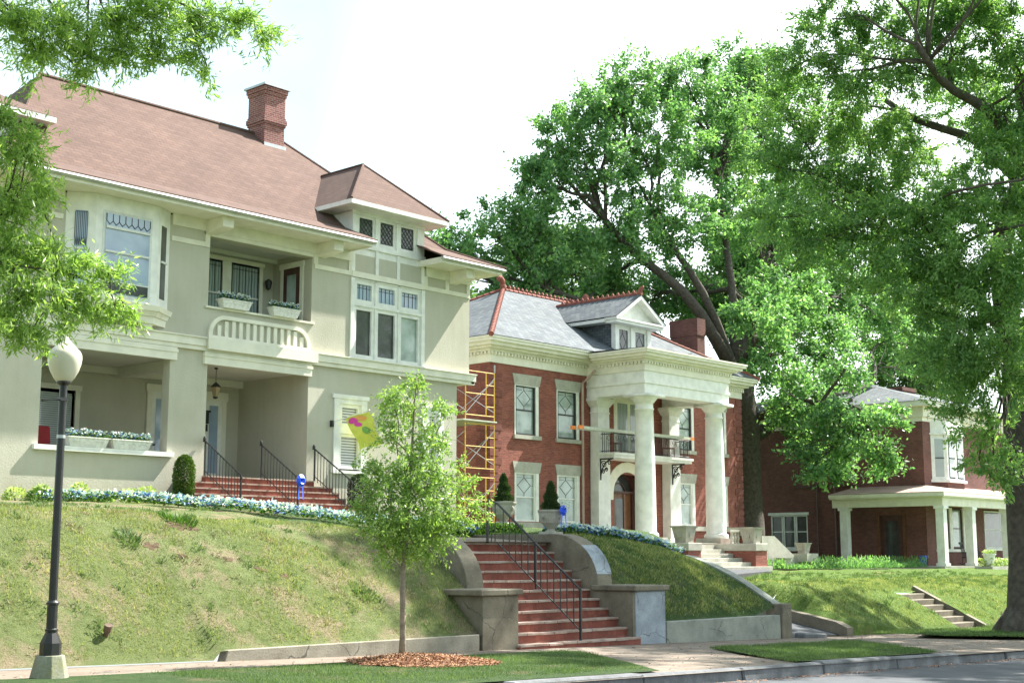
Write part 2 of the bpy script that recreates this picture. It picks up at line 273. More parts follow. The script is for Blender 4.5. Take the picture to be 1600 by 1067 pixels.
# ---------------------------------------------------------------- mesh helpers
class F:
    """frame: origin (x, y), u = direction along the wall, d = outwards from it"""
    def __init__(s, ox=0, oy=0, ux=1, uy=0):
        l = math.hypot(ux, uy); s.o = (ox, oy); s.u = (ux / l, uy / l); s.n = (s.u[1], -s.u[0])
    def __call__(s, u, d, z): return (s.o[0] + s.u[0] * u + s.n[0] * d, s.o[1] + s.u[1] * u + s.n[1] * d, z)
def fr(y): return F(0, y, 1, 0)        # facade at depth y, facing the street: u = x
def sideL(x): return F(x, 0, 0, -1)    # wall at x facing -x : u = -y
def sideR(x): return F(x, 0, 0, 1)     # wall facing +x : u = y
class MB:
    def __init__(s): s.v = []; s.f = []
    def face(s, pts):
        i = len(s.v); s.v += [tuple(p) for p in pts]; s.f.append(tuple(range(i, i + len(pts)))); return s
    def hexa(s, p):
        i = len(s.v); s.v += [tuple(q) for q in p]
        s.f += [tuple(i + k for k in q) for q in ((0, 3, 2, 1), (4, 5, 6, 7), (0, 1, 5, 4), (1, 2, 6, 5), (2, 3, 7, 6), (3, 0, 4, 7))]; return s
    def box(s, x0, x1, y0, y1, z0, z1):
        return s.hexa([(x0, y0, z0), (x1, y0, z0), (x1, y1, z0), (x0, y1, z0), (x0, y0, z1), (x1, y0, z1), (x1, y1, z1), (x0, y1, z1)])
    def fb(s, fm, u0, u1, d0, d1, z0, z1):   # d1 = outer
        return s.hexa([fm(u0, d1, z0), fm(u1, d1, z0), fm(u1, d0, z0), fm(u0, d0, z0), fm(u0, d1, z1), fm(u1, d1, z1), fm(u1, d0, z1), fm(u0, d0, z1)])
    def frus(s, x, y, z0, z1, a0, b0, a1, b1):
        return s.hexa([(x - a0, y - b0, z0), (x + a0, y - b0, z0), (x + a0, y + b0, z0), (x - a0, y + b0, z0), (x - a1, y - b1, z1), (x + a1, y - b1, z1), (x + a1, y + b1, z1), (x - a1, y + b1, z1)])
    def tube(s, pts, rad, n=8, cap=True):
        pts = [Vector(p) for p in pts]
        if not hasattr(rad, '__len__'): rad = [rad] * len(pts)
        base = len(s.v); ds = [(pts[k + 1] - pts[k]).normalized() for k in range(len(pts) - 1)]
        ref = min((Vector((0, 0, 1)), Vector((1, 0, 0)), Vector((0, 1, 0)), Vector((.6, .64, .48))), key=lambda r: max(abs(r.dot(q)) for q in ds))
        for k, p in enumerate(pts):
            d = (pts[min(k + 1, len(pts) - 1)] - pts[max(k - 1, 0)]).normalized()
            a = d.cross(ref).normalized(); b = d.cross(a).normalized()
            for j in range(n):
                t = 2 * math.pi * j / n; q = p + (a * math.cos(t) + b * math.sin(t)) * rad[k]; s.v.append(tuple(q))
        for k in range(len(pts) - 1):
            for j in range(n):
                i0 = base + k * n + j; i1 = base + k * n + (j + 1) % n
                s.f.append((i0, i1, i1 + n, i0 + n))
        if cap:
            s.f.append(tuple(base + j for j in range(n))[::-1]); s.f.append(tuple(base + (len(pts) - 1) * n + j for j in range(n)))
        return s
    def lathe(s, x, y, prof, n=24, a0=0.0, cap=True):
        base = len(s.v)
        for r, z in prof:
            for j in range(n):
                t = a0 + 2 * math.pi * j / n; s.v.append((x + r * math.cos(t), y + r * math.sin(t), z))
        for k in range(len(prof) - 1):
            for j in range(n):
                i0 = base + k * n + j; i1 = base + k * n + (j + 1) % n
                s.f.append((i0, i1, i1 + n, i0 + n))
        if cap:
            s.f.append(tuple(base + j for j in range(n))[::-1]); s.f.append(tuple(base + (len(prof) - 1) * n + j for j in range(n)))
        return s
    def prism(s, poly, fm, d0, d1):
        """poly in (u, z) extruded between d0 and d1 of the frame"""
        n = len(poly); i = len(s.v)
        s.v += [fm(u, d1, z) for u, z in poly] + [fm(u, d0, z) for u, z in poly]
        s.f.append(tuple(i + k for k in range(n))); s.f.append(tuple(i + n + k for k in range(n))[::-1])
        for k in range(n):
            s.f.append((i + k, i + n + k, i + n + (k + 1) % n, i + (k + 1) % n))
        return s
    def wall(s, fm, u0, u1, z0, z1, th, holes=()):
        us = sorted({u0, u1, *[q for h in holes for q in h[:2] if u0 < q < u1]}); zs_ = sorted({z0, z1, *[q for h in holes for q in h[2:] if z0 < q < z1]})
        def solid(i, j):
            if not (0 <= i < len(us) - 1 and 0 <= j < len(zs_) - 1): return False
            u = (us[i] + us[i + 1]) / 2; z = (zs_[j] + zs_[j + 1]) / 2
            return not any(h[0] < u < h[1] and h[2] < z < h[3] for h in holes)
        for i in range(len(us) - 1):
            for j in range(len(zs_) - 1):
                if not solid(i, j): continue
                a, b, c, d = us[i], us[i + 1], zs_[j], zs_[j + 1]
                s.face([fm(a, 0, c), fm(b, 0, c), fm(b, 0, d), fm(a, 0, d)]); s.face([fm(b, -th, c), fm(a, -th, c), fm(a, -th, d), fm(b, -th, d)])
                if not solid(i - 1, j): s.face([fm(a, -th, c), fm(a, 0, c), fm(a, 0, d), fm(a, -th, d)])
                if not solid(i + 1, j): s.face([fm(b, 0, c), fm(b, -th, c), fm(b, -th, d), fm(b, 0, d)])
                if not solid(i, j - 1): s.face([fm(a, -th, c), fm(b, -th, c), fm(b, 0, c), fm(a, 0, c)])
                if not solid(i, j + 1): s.face([fm(a, 0, d), fm(b, 0, d), fm(b, -th, d), fm(a, -th, d)])
        return s
    def build(s, name, mat, parent=None, smooth=False, bev=0):
        me = bpy.data.meshes.new(name); me.from_pydata(s.v, [], s.f); me.validate()
        bm = bmesh.new(); bm.from_mesh(me); bmesh.ops.remove_doubles(bm, verts=bm.verts, dist=.0004)
        bmesh.ops.recalc_face_normals(bm, faces=bm.faces)
        if bev: bmesh.ops.bevel(bm, geom=[e for e in bm.edges if len(e.link_faces) == 2 and e.calc_face_angle(0) > .6], offset=bev, segments=1, affect='EDGES')
        bm.to_mesh(me); bm.free()
        return link(name, me, mat, parent, smooth)
def link(name, me, mat, parent=None, smooth=False):
    for m in (mat if isinstance(mat, (list, tuple)) else [mat]): me.materials.append(m)
    if smooth: me.polygons.foreach_set('use_smooth', [True] * len(me.polygons))
    o = bpy.data.objects.new(name, me); COL.objects.link(o)
    if parent is not None:
        o.parent = parent
        if parent.type == 'EMPTY': o.matrix_parent_inverse = Matrix.Translation(-parent.location)
    return o
def tag(o, label, cat, group=None, kind=None):
    o['label'] = label; o['category'] = cat
    if group: o['group'] = group
    if kind: o['kind'] = kind
    return o
def thing(name, loc, label, cat, group=None):
    o = bpy.data.objects.new(name, None); COL.objects.link(o); o.location = loc; o.empty_display_size = .3
    return tag(o, label, cat, group)
def struct(o): o['kind'] = 'structure'; return o
def stuff(o, label, cat): return tag(o, label, cat, kind='stuff')
def dup(root, delta, label, rot=None):
    r = root.copy(); COL.objects.link(r); r.location = root.location + Vector(delta); r['label'] = label
    for ch in root.children:
        c = ch.copy(); COL.objects.link(c); c.parent = r
        for g in ch.children:
            d = g.copy(); COL.objects.link(d); d.parent = c
    return r

# leaf clouds
def rdir(rng, n):
    v = rng.normal(size=(n, 3)); return v / np.linalg.norm(v, axis=1, keepdims=True)
def quadmesh(name, V, k, mat, parent=None, smooth=False):
    """V: (n, k, 3) one k-gon per item"""
    n = len(V); me = bpy.data.meshes.new(name)
    me.vertices.add(n * k); me.vertices.foreach_set('co', V.reshape(-1).astype(np.float32))
    me.loops.add(n * k); me.loops.foreach_set('vertex_index', np.arange(n * k, dtype=np.int32))
    me.polygons.add(n); me.polygons.foreach_set('loop_start', np.arange(0, n * k, k, dtype=np.int32))
    try: me.polygons.foreach_set('loop_total', np.full(n, k, dtype=np.int32))
    except Exception: pass
    me.update(calc_edges=True)
    return link(name, me, mat, parent, smooth)
def leafquads(rng, pos, dirs, ln, wd, upb=.5, hint=None):
    n = len(pos); nr = rdir(rng, n)
    if hint is None: nr[:, 2] = np.abs(nr[:, 2]) + upb
    else: nr = nr * .75 + hint
    side = np.cross(dirs, nr); side /= np.linalg.norm(side, axis=1, keepdims=True) + 1e-9
    L = ln * rng.uniform(.65, 1.2, (n, 1)); Wd = wd * rng.uniform(.7, 1.2, (n, 1))
    return np.stack([pos, pos + dirs * L * .45 + side * Wd * .5, pos + dirs * L, pos + dirs * L * .45 - side * Wd * .5], 1)
def crown(name, blobs, mat, parent, seed, per_area, cl_r, leaf_n, ln, wd, droop=.2, shell=.45, tw=.0, cap=400):
    """leaf clusters spread through the outer part of every blob (x, y, z, r)"""
    rng = np.random.default_rng(seed); out = []
    for bx, by, bz, br in blobs:
        nc = max(5, min(cap, int(per_area * br * br))); d = rdir(rng, nc)
        rad = br * (shell + (1 - shell) * rng.uniform(0, 1, (nc, 1)) ** .6) * rng.uniform(.8, 1.12, (nc, 1))
        c = np.array([bx, by, bz]) + d * rad * np.array([1, 1, .82])
        ax = d * .8 + rdir(rng, nc) * .8; ax[:, 2] -= droop; ax /= np.linalg.norm(ax, axis=1, keepdims=True)
        cr = cl_r * rng.uniform(.5, 1.3, (nc, 1))
        c2 = np.repeat(c, leaf_n, 0); a2 = np.repeat(ax, leaf_n, 0); r2 = np.repeat(cr, leaf_n, 0); n = len(c2)
        t = rng.uniform(-1, 1, (n, 1)); p = c2 + a2 * t * r2 * (.9 + tw) + rng.normal(size=(n, 3)) * r2 * (.36 - .2 * min(tw, 1)) * np.array([1, 1, .75])
        dd = a2 * .7 + rdir(rng, n) * .8; dd[:, 2] -= droop * .6; dd /= np.linalg.norm(dd, axis=1, keepdims=True)
        hn = (p - c2) / r2 * .9 + np.repeat(d, leaf_n, 0) * .5; hn[:, 2] += .45
        out.append(leafquads(rng, p, dd, ln, wd, .5, hn))
    return quadmesh(name, np.concatenate(out), 4, mat, parent)
def limb(mb, rng, a, b, r0, r1, seg=6, jit=.06, sag=0, n=7):
    a = Vector(a); b = Vector(b); L = (b - a).length; pts = []; rad = []
    ph = [rng.uniform(0, 6.28) for _ in range(3)]
    for k in range(seg + 1):
        t = k / seg; p = a.lerp(b, t)
        w = L * jit * math.sin(math.pi * t)
        p += Vector((math.sin(ph[0] + t * 5) * w, math.sin(ph[1] + t * 5) * w, math.sin(ph[2] + t * 4) * w + sag * math.sin(math.pi * t) * L))
        pts.append(p); rad.append(r0 + (r1 - r0) * t ** .8)
    mb.tube(pts, rad, n); return pts
def branches(mb, blobs, hubs, seed, r0, twigs=5, tr=.03, pick=3):
    """a limb from the nearest hub to every blob and twigs inside it"""
    rng = random.Random(seed)
    for bx, by, bz, br in blobs:
        c = Vector((bx, by, bz)); h = rng.choice(sorted(hubs, key=lambda q: (Vector(q[:3]) - c).length + (2.5 if q[2] > bz + 1 else 0))[:pick])
        pts = limb(mb, rng, h[:3], c, min(r0, h[3]) * .8, tr * 1.6, 7, .07, .05, 6)
        for k in range(twigs):
            d = Vector((rng.gauss(0, 1), rng.gauss(0, 1), rng.gauss(0.1, .7))).normalized()
            limb(mb, rng, pts[rng.randint(3, 7)], c + d * br * .95, tr, tr * .25, 4, .1, 0, 4)

# ---------------------------------------------------------------- ground
def zs(x): return .12 - .0225 * (np.clip(x, -45, 100) - 9)
def sm(t): t = np.clip(t, 0, 1); return t * t * (3 - 2 * t)
def rise(t): t = np.clip(t, 0, 1); return .35 * t + .65 * np.sin(t * math.pi / 2)
def pl(y): return np.interp(y, [17, 20, 22, 24, 26, 28, 30.5], [28, 28, 29.5, 32, 36, 40.5, 43.2])
def pr(y): return np.interp(y, [17, 20, 22, 24, 26, 28, 30.5], [30.6, 30.6, 32, 35.5, 40.5, 45.5, 48.8])
def walkz(y): return np.interp(y, [16.9, 18, 19, 20, 22, 26, 30.5], [-.33, -.12, .08, .40, .85, .95, 1.0])
def lumps(x, y, a=.03):
    return a * (np.sin(x * 1.7 + 1.3 * np.sin(y * .9)) * np.cos(y * 1.9 + .7 * np.sin(x * 1.1)) + .5 * np.sin(x * 4.3 + y * 2.1) * np.cos(y * 3.7 - x * 1.3))
def gA(x, y):
    zb = np.where(x < 12.4, zs(x) + .02, .19); cz = 2.34 - .037 * (x - 10)
    z = zb + (cz - zb) * rise((y - 17.1) / 2.7); z = z + (2.72 - cz) * sm((y - 19.8) / 8.5)
    return z + lumps(x, y, .035) * sm((y - 17.1) / .6)
def gC(x, y):
    cz = np.interp(x, [23, 25.4, 26.6, 28, 30], [2.03, 1.96, 1.80, 1.50, 1.45])
    zb = np.interp(x, [27, 28], [.21, .40])
    z = zb + (cz - zb) * rise((y - 17.15) / 2.6) + (.55 + (2.0 - cz)) * sm((y - 20.2) / 9)
    d = np.clip(pl(y) - x, 0, 9); zr = walkz(y) + .08 + 1.4 * rise(d / 3.0) + 4 * (1 - sm((y - 19.9) / 1.6))
    z = -np.log(np.exp(-z * 7) + np.exp(-zr * 7)) / 7
    return z + lumps(x, y, .02) * sm((y - 17.2) / .6)
def gD(x, y):
    zb = zs(x) + .10 + .25 * (1 - sm((x - 30.6) / 4)); cz = np.interp(x, [30.6, 34, 38, 60], [.92, .78, .60, .52])
    z = zb + (cz - zb) * rise((y - 17.0) / 2.5) + .38 * sm((y - 19.5) / 11)
    zk = np.interp(y, [16.9, 17, 19, 21, 24, 30.5], [-.2, -.08, .29, .76, .92, .98]) + .8 * np.clip(x - pr(y) - .2, 0, 9)
    z = np.minimum(z, zk)
    return z + lumps(x, y, .025) * sm((y - 17) / .5)
def sheet(name, xs, ys, fn, mat):
    """grid patch; xs may be a function of y (left, right, n)"""
    V = []; nx = None
    for y in ys:
        row = xs(y) if callable(xs) else xs; nx = len(row)
        row = np.array(row, float); z = fn(row, np.full_like(row, y))
        V += [(float(a), float(y), float(b)) for a, b in zip(row, z)]
    Fc = [(j * nx + i, j * nx + i + 1, (j + 1) * nx + i + 1, (j + 1) * nx + i) for j in range(len(ys) - 1) for i in range(nx - 1)]
    me = bpy.data.meshes.new(name); me.from_pydata(V, [], Fc)
    return struct(link(name, me, mat, None, True))
lin = np.linspace
sheet('lawn', np.concatenate([lin(-40, 4, 40), lin(4.2, 18.8, 120)]), np.concatenate([lin(17.0, 21, 40), lin(21.2, 30.2, 30)]), gA, M['grassA'])
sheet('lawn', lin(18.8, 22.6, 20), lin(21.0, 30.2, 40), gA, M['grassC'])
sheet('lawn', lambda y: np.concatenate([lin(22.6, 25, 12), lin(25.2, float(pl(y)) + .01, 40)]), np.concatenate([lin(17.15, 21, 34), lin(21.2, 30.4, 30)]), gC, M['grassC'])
def dl(y): return float(pr(y)) + .12
def gDs(x, y): return np.where(y < 16.99, zs(x) - .1, gD(x, y))
sheet('lawn', lambda y: lin(dl(y), 37.32, 26), [16.975, 17.0, 17.4, 17.8, 18.2, 18.6, 19.05], gDs, M['grassD'])
sheet('lawn', lambda y: lin(39.03, 62, 40), [16.975, 17.0, 17.4, 17.8, 18.2, 18.6, 19.05], gDs, M['grassD'])
sheet('lawn', lambda y: lin(dl(y), 62, 70), np.concatenate([lin(19.05, 24, 22), lin(24.3, 30.5, 20)]), gD, M['grassD'])
sheet('lawn', lin(62, 130, 40), np.concatenate([[16.975], lin(17.0, 30.5, 20)]), gDs, M['grassD'])
def gBack(x, y):
    a = np.interp(x, [-40, 28, 33, 43, 52, 130], [2.72, 2.55, 2.3, 1.2, .98, .9]); return a
sheet('ground', np.concatenate([lin(-40, 30, 20), lin(32, 130, 60)]), lin(30.2, 80, 20), lambda x, y: gBack(x, y) - .03, M['grassfar'])
# wide ground round the block, reaching the horizon
g = MB()
for (x0, x1, y0, y1) in ((-900, 1000, 80, 1500), (-900, 1000, -900, 1.0), (-900, -40, 1.0, 80), (130, 1000, 1.0, 80)):
    xs_ = [x0] + [q for q in (-45, 30, 130) if x0 < q < x1] + [x1]
    for a, b in zip(xs_[:-1], xs_[1:]):
        off = -.35 if y0 < 80 else .8
        g.face([(a, y0, float(zs(a)) + off), (b, y0, float(zs(b)) + off), (b, y1, float(zs(b)) + off), (a, y1, float(zs(a)) + off)])
struct(g.build('ground', M['grassfar']))
nstep = np.linspace(-60, 130, 60)
flat = lambda off: (lambda x, y: zs(x) + off)
sheet('road', nstep, [1.0, 6, 11.34], flat(-.15), M['asphalt'])
sheet('pavement', np.linspace(-60, 130, 120), [11.3, 13, 15.2, 17.05], flat(0), M['walk'])
# verges laid on the pavement strip
def verge(poly, h=.035, mat='grassC', name='verge'):
    P2 = poly; cx_ = sum(p[0] for p in P2) / len(P2); cy_ = sum(p[1] for p in P2) / len(P2)
    bm = bmesh.new(); vs = [bm.verts.new((p[0], p[1], float(zs(p[0])) + .004)) for p in P2]; fc = bm.faces.new(vs)
    ex = bmesh.ops.inset_region(bm, faces=[fc], thickness=.12, depth=0)
    for v in fc.verts: v.co.z = float(zs(v.co.x)) + h
    for _ in range(3): bmesh.ops.subdivide_edges(bm, edges=bm.edges[:], cuts=1, use_grid_fill=True)
    bmesh.ops.triangulate(bm, faces=bm.faces)
    me = bpy.data.meshes.new(name); bm.to_mesh(me); bm.free()
    return struct(link(name, me, M[mat], None, True))
VERGES = [[(-40, 11.62), (15.9, 11.62), (17.2, 13.2), (19.0, 15.6), (18.2, 16.0), (15.6, 15.75), (12, 15.35), (9.5, 15.25), (-40, 15.2)],
          [(19.7, 11.62), (24.6, 11.62), (26.2, 13.4), (27.8, 14.9), (25, 15.1), (22.3, 15.05), (21, 13.6)],
          [(31.2, 15.3), (32.2, 13.8), (34, 12.8), (39, 12.2), (70, 12.0), (70, 16.6), (37, 16.5), (33.5, 16.2)]]
for q, p in enumerate(VERGES): verge(p, .035 if q < 2 else .10)
# kerb: separate worn stones
k = MB(); rk = random.Random(3); x = -30.0
while x < 75:
    L = rk.uniform(1.9, 2.6); dz = rk.uniform(-.012, .012) - (.05 if 23.2 < x < 31 else 0); dyk = rk.uniform(-.015, .015)
    z0 = float(zs(x)); z1 = float(zs(x + L))
    k.hexa([(x, 11.3 + dyk, z0 - .3), (x + L - .015, 11.3 + dyk, z1 - .3), (x + L - .015, 11.56, z1 - .3), (x, 11.56, z0 - .3),
            (x, 11.34 + dyk, z0 + .03 + dz), (x + L - .015, 11.34 + dyk, z1 + .03 + dz), (x + L - .015, 11.56, z1 + .03 + dz), (x, 11.56, z0 + .03 + dz)])
    x += L
struct(k.build('kerb', M['kerb'], bev=.025))
# front walk from the stair head to the stucco house
sheet('path', lin(18.8, 22.6, 8), lin(19.15, 21.05, 8), lambda x, y: 1.845 + np.clip(y - 19.3, 0, 99) * .06, M['walk'])
# concrete walk to the brick house between its kerbs
sheet('path', lambda y: lin(float(pl(y)) - .02, float(pr(y)) + .15, 8), lin(16.95, 30.5, 40), lambda x, y: walkz(y) - .0 * x, M['asphalt'])
# its kerbs: left one climbs the bank, right one is low
t = thing('path_wall', (28, 17.2, 0), 'grey concrete kerb wall climbing from a square post along the green bank', 'garden wall')
m = MB(); ysw = np.linspace(17.2, 21.0, 20); zw = [max(float(gC(np.array([27.9]), np.array([y]))[0]) + .05, .44) for y in ysw]
for q in range(19):
    a, b, c, d = ysw[q], ysw[q + 1], zw[q], zw[q + 1]
    m.hexa([(27.98, a, -.6), (28.3, a, -.6), (28.3, b, -.6), (27.98, b, -.6), (27.98, a, c), (28.3, a, c), (28.3, b, d), (27.98, b, d)])
m.build('wall', M['wallgrey'], t)
MB().box(27.95, 28.36, 16.95, 17.4, -.6, .47).build('post', M['concrete'], t, bev=.02)
MB().hexa([(28.5, 16.7, -.6), (29.5, 16.55, -.6), (29.6, 16.85, -.6), (28.5, 17.0, -.6), (28.5, 16.7, -.20), (29.3, 16.6, -.24), (29.4, 16.85, -.24), (28.5, 17.0, -.20)]).build('footing', M['kerb'], t, bev=.03)
m = MB(); pr_ = [(float(pr(16.75 + q)) - .05, 16.75 + q, float(np.interp(16.75 + q, [16.75, 17.0, 19, 21, 24], [-.16, -.04, .33, .8, .97]))) for q in np.linspace(0, 7.2, 25)]
for p, q in zip(pr_[:-1], pr_[1:]):
    m.hexa([(p[0], p[1], p[2] - .9), (p[0] + .3, p[1], p[2] - .9), (q[0] + .3, q[1], q[2] - .9), (q[0], q[1], q[2] - .9), (p[0], p[1], p[2]), (p[0] + .3, p[1], p[2]), (q[0] + .3, q[1], q[2]), (q[0], q[1], q[2])])
tag(m.build('kerb_edging', M['concrete']), 'low weathered kerb edging the sunny lawn beside the asphalt walk', 'edging')
# retaining walls along the pavement
m = MB(); xs_ = np.linspace(12.35, 17.92, 12)
m.hexa([(12.35, 17.0, -.4), (17.93, 17.0, -.4), (17.93, 17.2, -.4), (12.35, 17.2, -.4), (12.55, 17.0, .20), (17.93, 17.0, .20), (17.93, 17.2, .20), (12.55, 17.2, .20)])
tag(m.build('retaining_wall', M['stone_low'], bev=.012), 'very low pale concrete wall under the dry grassy bank left of the stairs', 'retaining wall')
tag(MB().box(23.52, 27.94, 17.0, 17.2, -.9, .225).build('retaining_wall', M['wallgrey'], bev=.012), 'taller grey concrete wall under the shaded green bank right of the stairs', 'retaining wall')

# grass blades
def blades(name, n, region, fn, mat, seed, h=.055, w=.012, label='', keep=None):
    rng = np.random.default_rng(seed); x0, x1, y0, y1 = region
    x = rng.uniform(x0, x1, n); y = rng.uniform(y0, y1, n)
    if keep is not None:
        kk = keep(x, y, rng); x, y = x[kk], y[kk]
    n = len(x); z = fn(x, y); p = np.stack([x, y, z - .01], 1); a = rng.uniform(0, 6.28, n)
    s = np.stack([np.cos(a), np.sin(a), 0 * a], 1); l = rng.normal(size=(n, 3)) * .45; l[:, 2] = 1
    hh = h * rng.uniform(.4, 1.5, (n, 1)) * (1 + .6 * (np.sin(x * 3.1 + np.sin(y * 2.3) * 2) * np.sin(y * 2.7))[:, None] * .6)
    V = np.stack([p - s * w * .5, p + s * w * .5, p + l * hh], 1)
    o = quadmesh(name, V, 3, mat); stuff(o, label, 'grass'); return o
def patchy(x, y, rng, th=.0):
    v = np.sin(x * 1.9 + 2 * np.sin(y * 1.3)) + np.sin(y * 2.9 + 1.5 * np.sin(x * 1.1)) + .8 * np.sin(x * 5.1 + y * 3.3) + rng.normal(size=len(x)) * .9
    return v > th
blades('grass', 150000, (4, 18.5, 17.15, 21.5), gA, M['bladeA'], 1, .05, .012, 'patchy half-dry grass on the steep sunlit bank beside the lamp', lambda x, y, r: patchy(x, y, r, -.9))
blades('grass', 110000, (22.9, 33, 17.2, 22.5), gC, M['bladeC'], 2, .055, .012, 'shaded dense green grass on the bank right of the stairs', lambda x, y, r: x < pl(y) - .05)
blades('grass', 60000, (10, 18.9, 12, 15.9), flat(.03), M['bladeC'], 3, .04, .011, 'short grass on the verge around the mulch ring', lambda x, y, r: (y < 15.2 + .09 * np.clip(x - 12, 0, 6)) & (y > 11.7 + np.clip(x - 15.9, 0, 9) * 1.25) & (np.hypot(x - 14.2, (y - 14.6)) > 1.05) & (r.uniform(size=len(x)) < .8))
blades('grass', 40000, (19.7, 28, 11.7, 15.1), flat(.03), M['bladeC'], 4, .05, .012, 'shaded grass island between the sidewalk and the kerb', lambda x, y, r: (y < (x - 19.7) * 1.28 + 11.9) & (y > (x - 24.6) * 1.05 + 11.5))
blades('grass', 60000, (31.3, 48, 12.3, 16.5), flat(.09), M['bladeC'], 5, .06, .015, 'clover and grass under the big street oak', lambda x, y, r: (y > 14.9 - (x - 31) * 1.0))
blades('grass', 120000, (31, 60, 17.1, 24), gD, M['bladeA'], 6, .06, .02, 'bright sunlit lawn beyond the walk of the brick house', lambda x, y, r: (x > pr(y) + .3) & ~((x > 37.2) & (x < 39.3) & (y < 19.1)) & patchy(x, y, r, -1.2))

def clumps(name, n, per, region, fn, mat, seed, label, keep, h=.10):
    rng = np.random.default_rng(seed); x0, x1, y0, y1 = region
    cx_ = rng.uniform(x0, x1, n); cy_ = rng.uniform(y0, y1, n); kk = keep(cx_, cy_); cx_, cy_ = cx_[kk], cy_[kk]; sz = rng.uniform(.4, 1.5, len(cx_))
    X = np.repeat(cx_, per); Y = np.repeat(cy_, per); S = np.repeat(sz, per); m_ = len(X); X = X + rng.normal(size=m_) * .05 * S; Y = Y + rng.normal(size=m_) * .04 * S
    d = rdir(rng, m_) * .8; d[:, 2] = 1; d /= np.linalg.norm(d, axis=1, keepdims=True)
    q = leafquads(rng, np.stack([X, Y, fn(X, Y) - .01], 1), d, h, .014); q = q[:, :1] + (q - q[:, :1]) * S[:, None, None]
    stuff(quadmesh(name, q, 4, mat), label, 'grass')
clumps('grass_clumps', 800, 26, (4, 18.4, 17.2, 26), gA, M['bladeC'], 201, 'darker green clover and weed clumps dotted over the sunlit bank', lambda x, y: (np.sin(x * 1.4 + y) + np.sin(y * 2.3 - x * .7) > -.6), .075)
clumps('straw_clumps', 600, 24, (4, 18.4, 17.2, 21.5), gA, M['bladeStraw'], 202, 'dead straw-coloured grass tufts across the middle of the sunlit bank', lambda x, y: (np.sin(x * 1.1 + 2 * y) + np.sin(y * 1.7 + x * .5) > -.2), .06)
clumps('grass_clumps', 900, 24, (23, 27.8, 17.3, 19.8), gC, M['bladeA'], 203, 'paler grass tufts on the shaded right bank', lambda x, y: x > 0, .08)
clumps('grass_clumps', 1600, 20, (31, 58, 17.2, 27), gD, M['bladeC'], 204, 'green clumps over the far sunlit lawn', lambda x, y: (x > pr(y) + .4) & ~((x > 37.2) & (x < 39.3) & (y < 19.1)), .11)
rng = np.random.default_rng(55); n = 3500; x = rng.uniform(8, 45, n); y = np.where(rng.uniform(size=n) < .45, 11.2 - np.abs(rng.normal(size=n)) * .12, rng.uniform(11.7, 16.9, n)); zz_ = zs(x) + np.where(y < 11.3, -.14, .008)
kk = ~((x > 17) & (x < 23) & (y > 16.5)); d = rdir(rng, n); d[:, 2] *= .15; d /= np.linalg.norm(d, axis=1, keepdims=True)
stuff(quadmesh('leaf_litter', leafquads(rng, np.stack([x, y, zz_], 1)[kk], d[kk], .06, .022, 1.5), 4, M['chip']), 'dry leaf litter along the kerb and scattered over the sidewalk', 'leaf litter')

# ---------------------------------------------------------------- garden stairs
t = thing('garden_stairs', (20.7, 17, -.1), 'red brick stairs with curved concrete cheek walls and one iron handrail up the bank', 'stairs')
tr = MB(); rs = MB(); rj = random.Random(5)
for i in range(11):
    y0 = 16.9 + .24 * i; z = -.03 + .186 * i; x0, x1 = (18.98, 22.40) if i > 0 else (18.9, 22.52)
    zl = z + rj.uniform(-.006, .006); zr2 = z + rj.uniform(-.006, .006) - (.02 if i == 0 else 0)
    rs.box(x0, x1, y0 + .025, y0 + .5, z - .32 if i else -.5, z - .045)
    nx_ = 9
    for q in range(nx_):
        a = x0 + (x1 - x0) * q / nx_; b = x0 + (x1 - x0) * (q + 1) / nx_ - .006; j = rj.uniform(-.006, .006)
        tr.box(a, b, y0 + rj.uniform(-.008, .008), y0 + .27, z - .045 + j, z + j)
rs.build('riser', M['stairbrick'], t); tr.build('tread', M['tread'], t, bev=.006)
def ck(y): return .95 + 1.07 * math.sqrt(max(0, 1 - ((19.12 - y) / 1.22) ** 2)) if y < 19.12 else 2.02
for (x0, x1, nm) in ((18.53, 18.985, 'l'), (22.395, 22.87, 'r')):
    m = MB(); ys = [17.9 + 1.22 * (1 - math.cos(math.pi / 2 * q / 14)) for q in range(15)] + [20.5, 22.6]
    poly = [(-y, ck(y)) for y in ys]; poly = [(-17.9, -.5)] + poly + [(-22.6, -.5)]
    m.prism(poly, sideL(x0), -(x1 - x0), 0)
    cw = m.build('cheek_wall', M['concrete'], t, bev=.012)
    if nm == 'r':
        ys2 = [17.93 + .42 * q / 6 for q in range(7)]
        pm = MB(); L = [(x0 - .004, y - .012, ck(y) + .004) for y in ys2]; Rr = [(x1 + .006, y - .012, ck(y) + .004) for y in ys2]
        for q in range(6): pm.face([L[q], Rr[q], Rr[q + 1], L[q + 1]])
        pm.build('patch', M['concrete_patch'], cw)
for (x0, x1) in ((17.94, 18.975), (22.405, 23.5)):
    r_ = x0 > 20
    MB().box(x0 + .06, x1 - .02, 17.0, 18.0, -.6, .86).build('pier', M['concrete'] if not r_ else [M['concrete_patch']], t, bev=.012)
    cp = MB(); cp.box(x0 - .06, x1 + .03, 16.92, 18.05, .862, .975); cp.build('pier_cap', M['concrete'], t, bev=.02)
